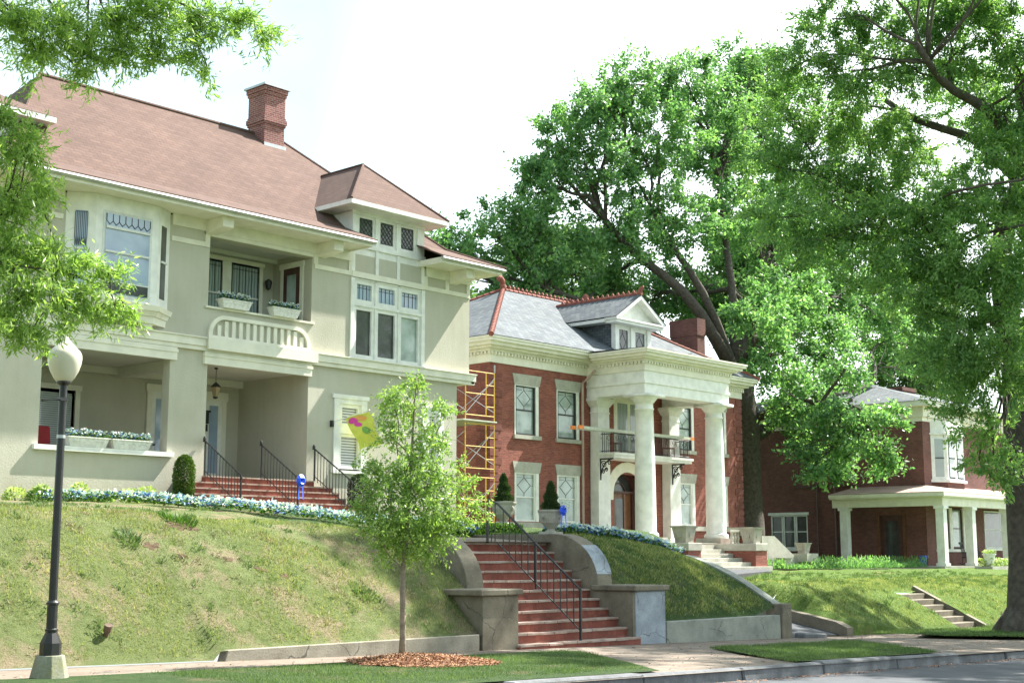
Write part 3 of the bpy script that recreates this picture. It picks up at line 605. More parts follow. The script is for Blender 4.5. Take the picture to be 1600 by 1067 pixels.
# inner face of the right pier stays brown
MB().box(22.40, 22.462, 17.02, 17.98, -.6, .855).build('pier_side', M['concrete'], t)
h = MB(); xr_ = 20.7
zz = lambda y: -.03 + (y - 16.9) / .24 * .186
h.box(xr_ - .02, xr_ + .02, 16.96, 17.0, -.03, .93); h.box(xr_ - .02, xr_ + .02, 19.4, 19.44, 1.80, 2.68); h.box(xr_ - .015, xr_ + .015, 18.1, 18.13, zz(18.1) + .02, zz(18.1) + .95)
h.tube([(xr_, 16.98, .93), (xr_, 19.15, .93 + 1.68), (xr_, 19.42, 2.70)], .024, 6)
h.tube([(xr_, 16.98, .15), (xr_, 19.15, 1.83)], .014, 5)
for q in range(1, 13):
    y = 16.98 + 2.17 * q / 13; zb = .15 + 1.68 * q / 13; h.box(xr_ - .008, xr_ + .008, y - .008, y + .008, zb, zb + .78)
h.box(xr_ - .008, xr_ + .008, 19.2, 19.216, 1.85, 2.62); h.box(xr_ - .008, xr_ + .008, 19.3, 19.316, 1.85, 2.66)
h.build('handrail', M['iron'], t)
t2 = thing('short_handrail', (24.2, 25.5, 2.4), 'short black iron handrail behind the first hedge near the urns', 'handrail')
h = MB(); h.tube([(24.6, 24.8, 3.05), (24.6, 26.2, 3.55), (24.6, 26.6, 3.55)], .022, 6); h.box(24.58, 24.62, 24.8, 24.84, 2.0, 3.06); h.box(24.58, 24.62, 26.5, 26.54, 2.2, 3.55)
h.build('rail', M['iron'], t2)

# stone steps on the far lawn
t = thing('lawn_steps', (38.2, 17, -.5), 'small concrete steps cut into the far sunlit lawn', 'steps')
m = MB(); z_b = float(zs(38.2))
for i in range(7): m.box(37.3, 39.05, 17.0 + i * .3, 17.34 + i * .3, z_b - .3, z_b + .05 + i * .155)
m.build('step', M['concrete'], t, bev=.015)
m = MB(); m.hexa([(39.05, 16.95, z_b - .4), (39.25, 16.95, z_b - .4), (39.25, 19.2, z_b - .4), (39.05, 19.2, z_b - .4), (39.05, 16.95, z_b + .1), (39.25, 16.95, z_b + .1), (39.25, 19.2, z_b + 1.2), (39.05, 19.2, z_b + 1.2)])
m.build('side_kerb', M['concrete'], t)

# ---------------------------------------------------------------- windows and doors
def window(parent, fm, u0, u1, z0, z1, glass='shade', style='double', rec=.09, fw=.07, lead=None, meet=.5, fmat='sash', sill=True, smat='white', blind=None):
    """opening u0..u1, z0..z1; glass recessed behind the wall face"""
    p = MB().fb(fm, u0 + fw, u1 - fw, -rec - .02, -rec, z0 + fw, z1 - fw).build('window', M['glass_' + glass], parent)
    m = MB(); fw2 = fw
    for a, b, c, d in ((u0, u0 + fw, z0, z1), (u1 - fw, u1, z0, z1), (u0 + fw, u1 - fw, z0, z0 + fw), (u0 + fw, u1 - fw, z1 - fw, z1)): m.fb(fm, a, b, -rec - .03, -.01, c, d)
    if style == 'double':
        zm = z0 + (z1 - z0) * meet; m.fb(fm, u0 + fw, u1 - fw, -rec, -rec + .045, zm - .025, zm + .025)
    m.build('frame', M[fmat], p)
    if lead:
        l = MB(); a, b, c, d = lead[1:] if len(lead) > 1 else (u0 + fw, u1 - fw, z0 + (z1 - z0) * meet + .03, z1 - fw)
        cu, cz = (a + b) / 2, (c + d) / 2; wd = .014
        def bar(p0, p1):
            v = Vector((p1[0] - p0[0], p1[1] - p0[1])); nn = Vector((-v.y, v.x)).normalized() * wd / 2
            l.prism([(p0[0] - nn.x, p0[1] - nn.y), (p1[0] - nn.x, p1[1] - nn.y), (p1[0] + nn.x, p1[1] + nn.y), (p0[0] + nn.x, p0[1] + nn.y)], fm, -rec, -rec + .012)
        if lead[0] == 'diamond':
            hw, hh = (b - a) * .36, (d - c) * .36
            P4 = [(cu - hw, cz), (cu, cz + hh), (cu + hw, cz), (cu, cz - hh)]
            for q in range(4): bar(P4[q], P4[(q + 1) % 4])
            bar((cu, cz + hh), (cu, d)); bar((cu, cz - hh), (cu, c)); bar((a, cz), (cu - hw, cz)); bar((cu + hw, cz), (b, cz)); bar((a, d - .12), (cu - hw * .3, d - .12)); bar((cu + hw * .3, d - .12), (b, d - .12))
        if lead[0] == 'tall':
            for q in range(3):
                x = a + (b - a) * (q + 1) / 4; bar((x, c), (x, d))
            bar((a, d - .1), (b, d - .1))
        if lead[0] == 'lattice':
            w_, h_ = b - a, d - c; n = 4
            for q in range(-n, n + 1):
                pts = []
                for sgn in (1, -1):
                    segs = []
                    for st in np.linspace(0, 1, 21):
                        u = a + w_ * st; z = (c + h_ * st * .9 + q * h_ / n) if sgn > 0 else (d - h_ * st * .9 - q * h_ / n)
                        if c <= z <= d: segs.append((u, z))
                    if len(segs) > 1: bar(segs[0], segs[-1])
        if lead[0] == 'scale':
            nn = 7; hh = (d - c) / 2.2
            for q in range(nn + 1):
                x = a + (b - a) * q / nn; bar((x, c + hh * .6), (x, d - .03))
            for q in range(nn):
                x = a + (b - a) * (q + .5) / nn; x0 = a + (b - a) * q / nn; x1 = a + (b - a) * (q + 1) / nn
                bar((x0, c + hh * .6), (x, c + .02)); bar((x, c + .02), (x1, c + hh * .6)); bar((x0, d - .03), (x1, d - .03))
        l.build('leading', M['lead'], p)
    if sill: MB().fb(fm, u0 - .08, u1 + .08, -.02, .07, z0 - .12, z0 - .003).build('sill', M[smat], p)
    return p
def casing(m, fm, u0, u1, z0, z1, w=.13, d=.035, head=.16):
    m.fb(fm, u0 - w, u0, 0.001, d, z0, z1); m.fb(fm, u1, u1 + w, 0.001, d, z0, z1); m.fb(fm, u0 - w - .04, u1 + w + .04, 0.001, d + .015, z1, z1 + head)

# ================================================================ HOUSE 1: sage stucco
H = thing('stucco_house', (22, 30, 2.7), 'large sage green stucco house with brown shingle roof and recessed porches', 'house')
f30 = fr(30.0)
low = MB()
low.wall(f30, 14.8, 30.55, 2.2, 6.9, .32, [(16.5, 20.05, 4.15, 6.6), (21.2, 24.6, 3.6, 6.6), (25.55, 26.8, 3.95, 6.0), (29.05, 29.95, 3.95, 5.95)])
low.wall(sideR(30.55), 30.32, 41, 2.2, 6.9, .3, [(33, 34.2, 4.2, 6.0)]); low.wall(sideL(14.8), -41, -30.32, 2.2, 6.9, .3)
low.wall(F(30.55, 41, -1, 0), 0, 15.75, 2.2, 6.9, .3)
up_ = MB()
up_.wall(f30, 14.8, 31.1, 6.9, 10.32, .32, [(21.15, 24.65, 8.07, 9.95), (26.2, 29.0, 7.2, 9.6)])
up_.wall(sideR(31.1), 30.32, 41, 6.9, 10.32, .3, [(33, 34.2, 7.9, 9.5)]); up_.wall(sideL(14.8), -41, -30.32, 6.9, 10.32, .3); up_.wall(F(31.1, 41, -1, 0), 0, 16.3, 6.9, 10.32, .3)
wl = low.build('wall', M['stucco'], H); up_.build('upper_wall', M['stucco'], H)
window(H, sideR(30.55), 33, 34.2, 4.2, 6.0); window(H, sideR(31.1), 33, 34.2, 7.9, 9.5)
# porch interior
pi = MB()
pi.box(16.2, 24.9, 33.2, 33.4, 3.4, 6.7); pi.box(16.2, 16.4, 30.33, 33.2, 3.4, 6.7); pi.box(24.61, 24.85, 30.33, 33.2, 3.4, 6.7)
pi.build('porch_wall', M['stucco'], H)
MB().box(16.1, 24.95, 30.33, 33.4, 6.62, 6.8).build('porch_ceiling', M['ceiling'], H)
MB().box(20.4, 20.7, 30.33, 33.19, 6.36, 6.62).box(16.41, 24.6, 32.98, 33.19, 6.42, 6.615).build('ceiling_beam', M['ceiling'], H)
MB().box(16.1, 24.95, 30.33, 33.3, 3.42, 3.6).box(21.22, 24.58, 29.97, 30.33, 3.42, 3.598).build('porch_floor', M['tread'], H)
# balcony interior
bi = MB(); bi.box(20.9, 24.9, 31.8, 32.0, 7.0, 10.2); bi.box(20.9, 21.12, 30.33, 31.8, 7.0, 10.2); bi.box(24.67, 24.9, 30.33, 31.8, 7.0, 10.2)
bi.build('balcony_wall', M['stucco'], H)
MB().box(20.9, 24.9, 30.33, 31.99, 10.1, 10.25).box(21.13, 24.66, 31.6, 31.79, 9.98, 10.095).build('balcony_ceiling', M['ceiling'], H)
MB().box(21.0, 24.9, 30.1, 31.95, 6.95, 7.15).build('balcony_floor', M['ceiling'], H)
# belts and bands
b = MB()
b.fb(f30, 14.75, 31.28, 0.002, .14, 6.97, 7.17); b.fb(f30, 14.75, 31.24, 0.002, .10, 6.86, 6.965); b.box(31.102, 31.26, 29.9, 41.1, 6.9, 7.16)
b.fb(f30, 14.77, 31.3, 0.002, .18, 7.172, 7.205)
b.build('belt_course', M['trim'], H)
b = MB()
for a, c in ((16.3, 20.2), (21.05, 24.66)):
    b.fb(f30, a, c, .002, .09, 6.52, 6.855); b.fb(f30, a - .02, c + .02, .002, .115, 6.72, 6.80)
b.build('beam_trim', M['trim'], H)
b = MB()
for a, c in ((14.8, 16.85), (19.95, 21.07), (24.73, 26.12), (29.08, 31.1)):
    b.fb(f30, a, c, .002, .03, 9.64, 9.77)
b.fb(f30, 26.12, 29.08, .002, .045, 9.62, 9.79)
for a, c in ((14.8, 16.85), (19.95, 26.05), (29.15, 31.1)): b.fb(f30, a, c, .002, .06, 10.06, 10.358)
for u in (20.98, 24.69, 26.0, 29.06, 30.0, 30.95): b.fb(f30, u, u + .15, .002, .034, 9.77, 10.06)
b.fb(f30, 20.98, 21.13, .002, .034, 9.64, 9.77); b.fb(f30, 21.15, 24.66, .002, .055, 9.952, 10.055)
b.fb(f30, 26.0, 26.15, .002, .05, 10.06, 10.357)
b.build('frieze_trim', M['trim'], H)
MB().box(31.102, 31.16, 30.07, 41, 10.06, 10.3).build('side_frieze', M['trim'], H); MB().box(31.102, 31.13, 30.04, 41, 9.64, 9.77).build('side_band', M['trim'], H)
MB().fb(f30, 16.35, 20.2, .002, .12, 4.03, 4.148).fb(f30, 16.5, 20.05, -.32, .002, 4.13, 4.152).build('sill', M['white'], H)
MB().fb(f30, 21.05, 24.75, -.33, .06, 8.02, 8.072).build('parapet_cap', M['trim'], H)
# arched rail panel below the balcony opening
def arch(u0, u1, z0, z1, rx, rz, n=10):
    p = [(u0, z0), (u1, z0)]
    p += [(u1 - rx + rx * math.cos(math.pi / 2 * q / n), z1 - rz + rz * math.sin(math.pi / 2 * q / n)) for q in range(n + 1)]
    p += [(u0 + rx - rx * math.sin(math.pi / 2 * q / n), z1 - rz + rz * math.cos(math.pi / 2 * q / n)) for q in range(n + 1)]
    return p
po = arch(21.15, 24.6, 7.21, 7.86, .5, .55); pin = arch(21.27, 24.48, 7.30, 7.76, .42, .42)
m = MB(); n_ = len(po)
for q in range(n_):
    a, c, d, e = po[q], po[(q + 1) % n_], pin[(q + 1) % n_], pin[q]
    m.hexa([f30(*[a[0], .002, a[1]]), f30(c[0], .002, c[1]), f30(d[0], .002, d[1]), f30(e[0], .002, e[1]), f30(a[0], .09, a[1]), f30(c[0], .09, c[1]), f30(d[0], .09, d[1]), f30(e[0], .09, e[1])])
for q in range(13):
    u = 21.45 + q * .2325; zt = 7.75 - (.16 if q in (0, 12) else .03 if q in (1, 11) else 0)
    m.fb(f30, u, u + .11, .002, .06, 7.29, zt)
m.build('balustrade', M['trim'], H)
m = MB(); m.fb(f30, 21.05, 24.75, .182, .24, 6.9, 7.2); m.build('balcony_lip', M['trim'], H)
# eaves
def eave(parent, x0, x1, yo, yi, z, capL=True, capR=True):
    so_ = MB(); so_.box(x0 + .03, x1 - .03, yo + .1, yi, z - .16, z - .12); so_.build('soffit', M['trim'], parent)
    g_ = MB(); g_.box(x0 + .04, x1 - .04, yo + .05, yo + .1, z - .2, z - .02)
    if capL: g_.box(x0 + .04, x0 + .09, yo + .1, yi, z - .2, z - .02)
    if capR: g_.box(x1 - .09, x1 - .04, yo + .1, yi, z - .2, z - .02)
    g_.build('fascia', M['trim'], parent)
    q = MB(); pf = [(0, -.0), (-.05, -.03), (-.075, -.08), (-.02, -.125), (.05, -.125), (.05, 0)]
    q.prism([(p[0], p[1]) for p in pf], F(0, 0, 1, 0), 0, 0) if False else None
    V0 = [(x0 - .02, yo + p[0], z + p[1]) for p in pf]; V1 = [(x1 + .02, yo + p[0], z + p[1]) for p in pf]; i = len(q.v); q.v += V0 + V1; n = len(pf)
    q.f += [tuple(range(i, i + n))[::-1], tuple(range(i + n, i + 2 * n))] + [(i + k_, i + (k_ + 1) % n, i + n + (k_ + 1) % n, i + n + k_) for k_ in range(n)]
    q.build('gutter', M['gutter'], parent)
eave(H, 14.3, 26.05, 28.9, 30.0, 10.52, True, True)
eave(H, 28.8, 31.55, 28.9, 30.0, 10.52, True, False)
MB().box(31.1, 31.5, 30, 41, 10.36, 10.4).box(31.45, 31.52, 29.0, 41, 10.32, 10.5).build('side_eave', M['trim'], H)
for u in (20.98, 24.78, 30.15, 15.6):
    m = MB(); m.hexa([(u, 29.2, 10.08), (u + .34, 29.2, 10.08), (u + .34, 30, 9.98), (u, 30, 9.98), (u, 29.2, 10.355), (u + .34, 29.2, 10.355), (u + .34, 30, 10.355), (u, 30, 10.355)]); m.build('bracket', M['trim'], H)
# main roof, with a slight flare at the eaves
def pt(x, y, z): return (x, y, z)
e0, br_, rz = 10.53, 11.13, 15.0
r = MB(); xl, xr2, xbl, xbr, rl, rr = 14.25, 31.6, 15.55, 30.35, 18.7, 27.35
yf, yb, yF, yB = 28.86, 30.3, 41.14, 39.7
r.face([(xl, yf, e0), (26.1, yf, e0), (26.1, yb, br_), (xbl, yb, br_)])
r.face([(28.75, yf, e0), (xr2, yf, e0), (xbr, yb, br_), (28.75, yb, br_)])
r.face([(xbl, yb, br_), (26.1, yb, br_), (28.75, yb, br_), (xbr, yb, br_), (rr, 35, rz), (rl, 35, rz)])
r.face([(xr2, yf, e0), (xr2, yF, e0), (xbr, yB, br_), (xbr, yb, br_)]); r.face([(xbr, yb, br_), (xbr, yB, br_), (rr, 35, rz)])
r.face([(xr2, yF, e0), (xl, yF, e0), (xbl, yB, br_), (xbr, yB, br_)]); r.face([(xbr, yB, br_), (xbl, yB, br_), (rl, 35, rz), (rr, 35, rz)])
r.face([(xl, yF, e0), (xl, yf, e0), (xbl, yb, br_), (xbl, yB, br_)]); r.face([(xbl, yB, br_), (xbl, yb, br_), (rl, 35, rz)])
for a, c in (((xl, yf, e0), (26.1, yf, e0)), ((28.75, yf, e0), (xr2, yf, e0)), ((xr2, yf, e0), (xr2, yF, e0)), ((26.1, yf, e0), (26.1, yb, br_)), ((28.75, yf, e0), (28.75, yb, br_))):
    r.face([(a[0], a[1], a[2] - .05), (c[0], c[1], c[2] - .05), c, a])
roof = r.build('roof', M['roof'], H)
m = MB(); m.tube([(rl, 35, rz + .02), (rr, 35, rz + .02)], .06, 6); m.tube([(rr, 35, rz + .01), (xbr, yb, br_ + .01), (xr2, yf, e0 + .01)], .045, 6); m.tube([(rl, 35, rz + .01), (xbl, yb, br_ + .01), (xl, yf, e0 + .01)], .045, 6)
m.build('ridge_cap', M['roof'], roof)
# front dormer
d = MB()
d.wall(f30, 26.12, 29.08, 10.32, 11.6, .15, [(26.36, 27.0, 10.72, 11.5), (27.2, 27.84, 10.72, 11.5), (28.05, 28.69, 10.72, 11.5)])
d.face([(26.12, 30.15, 9.8), (26.12, 31.2, 9.8), (26.12, 31.2, 11.6), (26.12, 30.15, 11.6)]); d.face([(29.08, 30.15, 9.8), (29.08, 31.2, 9.8), (29.08, 31.2, 11.6), (29.08, 30.15, 11.6)])
dm = d.build('dormer_wall', M['white'], H)
for a in (26.36, 27.2, 28.05): window(H, f30, a, a + .64, 10.72, 11.5, 'dark', 'fixed', .05, .055, ('lattice', a + .055, a + .585, 10.775, 11.445), sill=False, fmat='white')
b = MB()
b.fb(f30, 26.1, 29.1, .002, .05, 10.52, 10.66); b.fb(f30, 26.1, 29.1, .002, .04, 11.52, 11.62)
for u in (26.12, 27.05, 27.92, 28.95): b.fb(f30, u, u + .12, .002, .035, 9.795, 10.515)
for u in (26.12, 27.03, 27.88, 28.75): b.fb(f30, u, u + .15, .002, .03, 10.665, 11.515)
b.build('dormer_trim', M['white'], H)
dz0, dzp = 11.75, 13.52; xa, xb, yd = 25.55, 29.55, 29.38; xm = 27.58
ym = lambda z: yb + (z - br_) / ((rz - br_) / (35 - yb))
d = MB()
d.face([(xa, yd, dz0), (xb, yd, dz0), (xm, 31.2, dzp)]); d.face([(xa, yd, dz0), (xm, 31.2, dzp), (xm, ym(dzp) + .1, dzp), (xa, ym(dz0) + .1, dz0)]); d.face([(xb, yd, dz0), (xb, ym(dz0) + .1, dz0), (xm, ym(dzp) + .1, dzp), (xm, 31.2, dzp)])
dr = d.build('dormer_roof', M['roof'], H)
m = MB(); m.tube([(xm, ym(dzp), dzp + .01), (xm, 31.2, dzp + .02), (xa, yd, dz0 + .02)], .04, 6); m.tube([(xm, 31.2, dzp), (xb, yd, dz0 + .02)], .04, 6); m.build('ridge_cap', M['roof'], dr)
m = MB(); m.box(xa + .06, xb - .06, yd + .06, 30.9, dz0 - .14, dz0 - .02); m.build('dormer_soffit', M['white'], H)
m = MB(); m.box(xa, xb, yd, yd + .06, dz0 - .13, dz0 + .0); m.box(xa, xa + .06, yd + .06, ym(dz0), dz0 - .13, dz0); m.box(xb - .06, xb, yd + .06, ym(dz0), dz0 - .13, dz0); m.build('dormer_gutter', M['white'], H)
# left roof dormer
d = MB(); d.box(15.3, 16.9, 31.9, 33.2, 11.4, 12.6); d.build('side_dormer_wall', M['white'], H)
d = MB(); zt = 12.66; d.face([(15.0, 31.5, zt), (17.4, 31.5, zt), (16.2, 32.6, 13.3)]); d.face([(17.4, 31.5, zt), (17.4, 32.3, zt), (16.2, 33.1, 13.3), (16.2, 32.6, 13.3)]); d.face([(15.0, 31.5, zt), (15.0, 32.3, zt), (16.2, 33.1, 13.3), (16.2, 32.6, 13.3)])
d.build('side_dormer_roof', M['roof'], H)
MB().box(15.0, 17.38, 31.5, 32.2, zt - .16, zt - .01).build('side_dormer_eave', M['white'], H)
# chimney
cm = MB(); cx0, cx1, cy0, cy1 = 26.22, 27.02, 34.45, 35.3
cm.box(cx0, cx1, cy0, cy1, 14.0, 15.25); cm.box(cx0 - .03, cx1 + .03, cy0 - .03, cy1 + .03, 15.25, 15.33); cm.box(cx0 - .06, cx1 + .06, cy0 - .06, cy1 + .06, 15.33, 15.48); cm.box(cx0 - .03, cx1 + .03, cy0 - .03, cy1 + .03, 15.48, 15.56)
cm.box(cx0 - .01, cx1 + .01, cy0 - .01, cy1 + .01, 15.56, 16.25); cm.box(cx0 - .04, cx1 + .04, cy0 - .04, cy1 + .04, 16.25, 16.35); cm.box(cx0 - .07, cx1 + .07, cy0 - .07, cy1 + .07, 16.35, 16.5)
ch = cm.build('chimney', M['brick_chim'], roof)
MB().box(cx0 - .13, cx1 + .13, cy0 - .13, cy1 + .13, 16.5, 16.57).box(cx0 - .03, cx1 + .05, cy0 - .05, cy0 - .002, 14.35, 14.62).build('chimney_cap', M['steel'], ch)
# bay window (second storey left)
bx = [(16.93, 30.0), (17.53, 29.62), (19.3, 29.62), (19.9, 30.0)]
def ring(p, off):  # push the bay outline outwards
    return [(p[0][0] - off, 30.0), (p[1][0] - off * .4, p[1][1] - off), (p[2][0] + off * .4, p[2][1] - off), (p[3][0] + off, 30.0)]
def baybox(m, off, z0, z1, off0=None):
    a = ring(bx, off if off0 is None else off0); c = ring(bx, off); i = len(m.v)
    m.v += [(x, y, z0) for x, y in a] + [(x, y, z1) for x, y in c]
    m.f += [(i, i + 1, i + 2, i + 3), (i + 4, i + 5, i + 6, i + 7), (i, i + 1, i + 5, i + 4), (i + 1, i + 2, i + 6, i + 5), (i + 2, i + 3, i + 7, i + 6), (i + 3, i, i + 4, i + 7)]
m = MB(); baybox(m, 0, 7.75, 10.355); m.build('bay_window_wall', M['white'], H)
m = MB(); baybox(m, .16, 7.62, 7.75, .12); baybox(m, .08, 7.5, 7.62, .02); m.build('bay_sill', M['trim'], H)
m = MB(); baybox(m, -.02, 7.32, 7.5, -.04); m.build('bay_base', M['trim'], H)
m = MB()
for u in (17.2, 19.0): m.box(u, u + .3, 29.72, 29.998, 7.16, 7.32)
m.build('bay_corbel', M['trim'], H)
ff = fr(29.60)
window(H, ff, 17.72, 19.12, 7.85, 9.98, 'blue', 'double', .0, .07, None, .52, sill=False)
b = MB(); b.fb(ff, 17.79, 19.05, .0, .012, 9.6, 9.91); bw_ = b.build('transom_light', M['glass_blue'], H)
b = MB(); nn = 7
for q in range(nn + 1):
    u = 17.80 + 1.24 * q / nn; b.fb(ff, u - .008, u + .008, .013, .022, 9.72, 9.9)
for q in range(nn):
    u = 17.80 + 1.24 * (q + .5) / nn; w2 = 1.24 / nn / 2
    for s_ in (-1, 1): b.prism([(u, 9.62), (u, 9.645), (u + s_ * w2, 9.735), (u + s_ * w2, 9.71)], ff, .013, .022)
b.build('leading', M['lead'], bw_)
MB().fb(ff, 17.79, 19.05, .0, .05, 9.53, 9.59).fb(ff, 17.79, 19.05, .001, .02, 8.2, 8.23).build('bay_rail', M['sash'], H)
MB().fb(ff, 17.8, 19.04, .0, .006, 7.94, 8.2).build('bay_lower_glass', M['glass_dark'], H)
fl = F(16.93, 30.0, .6, -.38); window(H, fl, .17, .56, 7.95, 9.95, 'blue', 'double', -.01, .05, ('scale', .22, .51, 9.0, 9.9), sill=False)
f_r = F(19.3, 29.62, .6, .38); window(H, f_r, .15, .54, 7.95, 9.95, 'dark', 'double', -.01, .05, sill=False)
# triple window
m = MB(); c = casing(m, f30, 26.2, 29.0, 7.2, 9.6, .0, .03, .0)
for i, (a, c) in enumerate(((26.24, 27.06), (27.10, 28.0), (28.04, 28.96))):
    window(H, f30, a, c, 7.24, 8.78, ('dark', 'dark', 'shade')[i], 'fixed', .08, .11, sill=False, fmat='white')
    window(H, f30, a, c, 8.86, 9.56, 'blue', 'fixed', .08, .12, ('tall', a + .12, c - .12, 8.98, 9.44), sill=False, fmat='white')
m.fb(f30, 26.1, 26.24, -.1, .04, 7.2, 9.6); m.fb(f30, 28.96, 29.1, -.1, .04, 7.2, 9.6); m.fb(f30, 27.06, 27.1, -.1, .02, 7.24, 9.6); m.fb(f30, 28.0, 28.04, -.1, .02, 7.24, 9.6); m.fb(f30, 26.24, 28.96, -.1, .03, 8.78, 8.86); m.fb(f30, 26.24, 28.96, -.1, .02, 9.56, 9.6)
m.fb(f30, 26.05, 29.15, -.1, .08, 7.207, 7.24); m.build('window_casing', M['white'], H)
# ground-floor windows with blinds
for (a, c) in ((25.55, 26.8), (29.05, 29.95)):
    window(H, f30, a + .22, c - .22, 4.0, 5.0, 'blind_dark', 'fixed', .08, .09, sill=False, fmat='white'); window(H, f30, a + .22, c - .22, 5.18, 5.86, 'blind_dark', 'fixed', .08, .11, sill=False, fmat='white')
    m = MB(); m.fb(f30, a, a + .22, -.1, .04, 3.95, 6.0); m.fb(f30, c - .22, c, -.1, .04, 3.95, 6.0); m.fb(f30, a + .22, c - .22, -.1, .03, 5.0, 5.18); m.fb(f30, a + .22, c - .22, -.1, .03, 5.86, 6.0); m.fb(f30, a - .06, c + .06, .002, .06, 6.0, 6.12); m.fb(f30, a - .06, c + .06, .002, .08, 3.86, 3.95)
    m.build('window_casing', M['white'], H)
# balcony back windows, door
f318 = fr(31.8)
for a, c in ((21.9, 22.85), (23.15, 24.15)):
    window(H, f318, a, c, 7.9, 9.82, 'curtain', 'double', -.03, .06, ('tall', a + .06, c - .06, 8.9, 9.75), sill=False)
m = MB(); casing(m, f318, 21.9, 24.15, 7.9, 9.82, .12, .05, .12); m.fb(f318, 22.85, 23.15, .001, .05, 7.9, 9.82); m.build('window_casing', M['trim'], H)
fs = F(24.67, 0, 0, -1)
dd = MB().fb(fs, -31.25, -30.5, .0, .05, 7.16, 9.75).build('balcony_door', M['darkwood'], H)
MB().fb(fs, -31.08, -30.68, .05, .056, 7.6, 9.55).build('door_glass', M['glass_shade'], dd)
m = MB(); casing(m, fs, -31.25, -30.5, 7.16, 9.75, .13, .06, .16); m.build('door_casing', M['trim'], H)
# porch window and doors
f332 = fr(33.2)
window(H, f332, 17.0, 19.25, 4.0, 5.9, 'blind', 'fixed', -.03, .09, sill=False)
m = MB(); casing(m, f332, 17.0, 19.25, 3.9, 5.9, .14, .06, .14); m.build('window_casing', M['trim'], H)
m = MB(); casing(m, f332, 22.95, 24.0, 3.6, 6.0, .14, .06, .25); m.build('door_casing', M['trim'], H)
m = MB(); casing(m, f332, 21.62, 22.3, 3.6, 6.1, .16, .06, .2); m.build('door_casing', M['trim'], H)
dd = MB().fb(f332, 22.95, 24.0, .0, .04, 3.6, 6.0).build('front_door', M['white'], H)
MB().fb(f332, 23.55, 23.85, .042, .05, 3.9, 5.85).build('door_glass', M['glass_blue'], dd)
dd = MB().fb(f332, 21.62, 22.3, .0, .04, 3.6, 6.1).build('side_door', M['white'], H); MB().fb(f332, 21.75, 22.17, .042, .05, 3.9, 5.9).build('door_glass', M['glass_blue'], dd)
MB().tube([(21.7, 33.13, 4.6), (21.7, 33.08, 4.6)], .03, 8).build('door_knob', M['black'], dd)
# entrance steps (part of the house) and three handrails
st = MB(); tm = MB()
for i in range(7):
    z = 3.6 - .165 * i; y0 = 29.93 - .28 * i; x0, x1 = (21.1, 24.7) if i == 0 else (20.3, 25.3)
    if i == 0: y0 = 29.75
    st.box(x0, x1, y0 + .02, y0 + .6 if i else 29.95, 2.3, z - .04)
    for q in range(10):
        a = x0 + (x1 - x0) * q / 10; c = x0 + (x1 - x0) * (q + 1) / 10 - .007
        tm.box(a, c, y0 + random.uniform(-.006, .006), y0 + (.32 if i else .19), z - .038, z + random.uniform(-.004, .004))
S = st.build('front_steps', M['stairbrick'], H); tm.build('tread', M['tread'], S)
for q, xh in enumerate((21.12, 22.95, 24.78)):
    h = MB(); p0 = (xh, 29.85, 4.48); p1 = (xh, 28.3, 3.55)
    h.tube([(xh, 29.95, 4.5), p0, p1, (xh, 28.25, 3.45)], .022, 6); h.box(xh - .018, xh + .018, 28.28, 28.32, 2.65, 3.56); h.box(xh - .018, xh + .018, 29.84, 29.88, 3.6, 4.5)
    h.lathe(xh, 29.9, [(.02, 4.5), (.045, 4.54), (.03, 4.6), (.005, 4.63)], 8)
    for k_ in range(1, 12):
        y = 29.85 - 1.55 * k_ / 12; zt = 4.48 - .93 * k_ / 12; h.box(xh - .007, xh + .007, y - .007, y + .007, 3.62 - (k_ / 12) * .95, zt)
    h.tube([(xh, 29.84, 3.72), (xh, 28.3, 2.8)], .012, 5)
    h.build('handrail', M['iron'], S)
MB().lathe(24.35, 31.6, [(.0, 9.15), (.07, 9.2), (.09, 9.3), (.11, 9.42), (.03, 9.48), (0, 9.5)], 8).build('wall_lamp', M['black'], H)

# hanging lantern
L = thing('hanging_lantern', (22.2, 31.0, 6.6), 'dark iron lantern hanging on a chain in the stucco house entry', 'lantern')
MB().tube([(22.2, 31, 6.62), (22.2, 31, 6.2)], .008, 5).lathe(22.2, 31, [(.05, 6.58), (.05, 6.62)], 8).build('chain', M['black'], L)
MB().lathe(22.2, 31, [(.02, 6.22), (.13, 6.12), (.16, 6.09), (.0, 6.08)], 6).lathe(22.2, 31, [(0, 5.76), (.06, 5.78), (.08, 5.82), (.02, 5.83)], 6).build('lantern_frame', M['black'], L)
MB().lathe(22.2, 31, [(.07, 5.82), (.13, 6.08)], 6).build('lantern_glass', M['amber'], L)
tag(MB().box(23.12, 23.42, 32.98, 33.15, 5.3, 5.62).box(23.08, 23.46, 32.95, 33.15, 5.62, 5.68).box(23.14, 23.40, 33.0, 33.14, 5.08, 5.28).build('mailbox', M['black']), 'black wall box beside the stucco house front door', 'mailbox')
# red bench behind the lower sill
rb = thing('porch_chair', (17.0, 31.2, 3.6), 'dark red cushioned chair behind the lower porch sill', 'chair')
MB().box(16.6, 17.7, 31.0, 31.5, 3.95, 4.1).build('seat', M['redcloth'], rb); MB().hexa([(16.6, 31.5, 4.1), (17.7, 31.5, 4.1), (17.7, 31.65, 4.1), (16.6, 31.65, 4.1), (16.6, 31.6, 4.75), (17.7, 31.6, 4.75), (17.7, 31.75, 4.75), (16.6, 31.75, 4.75)]).build('backrest', M['redcloth'], rb, bev=.03)
m = MB()
for a in (16.65, 17.62):
    for c in (31.02, 31.6): m.box(a, a + .05, c, c + .05, 3.6, 3.95)
m.build('leg', M['redwood'], rb)

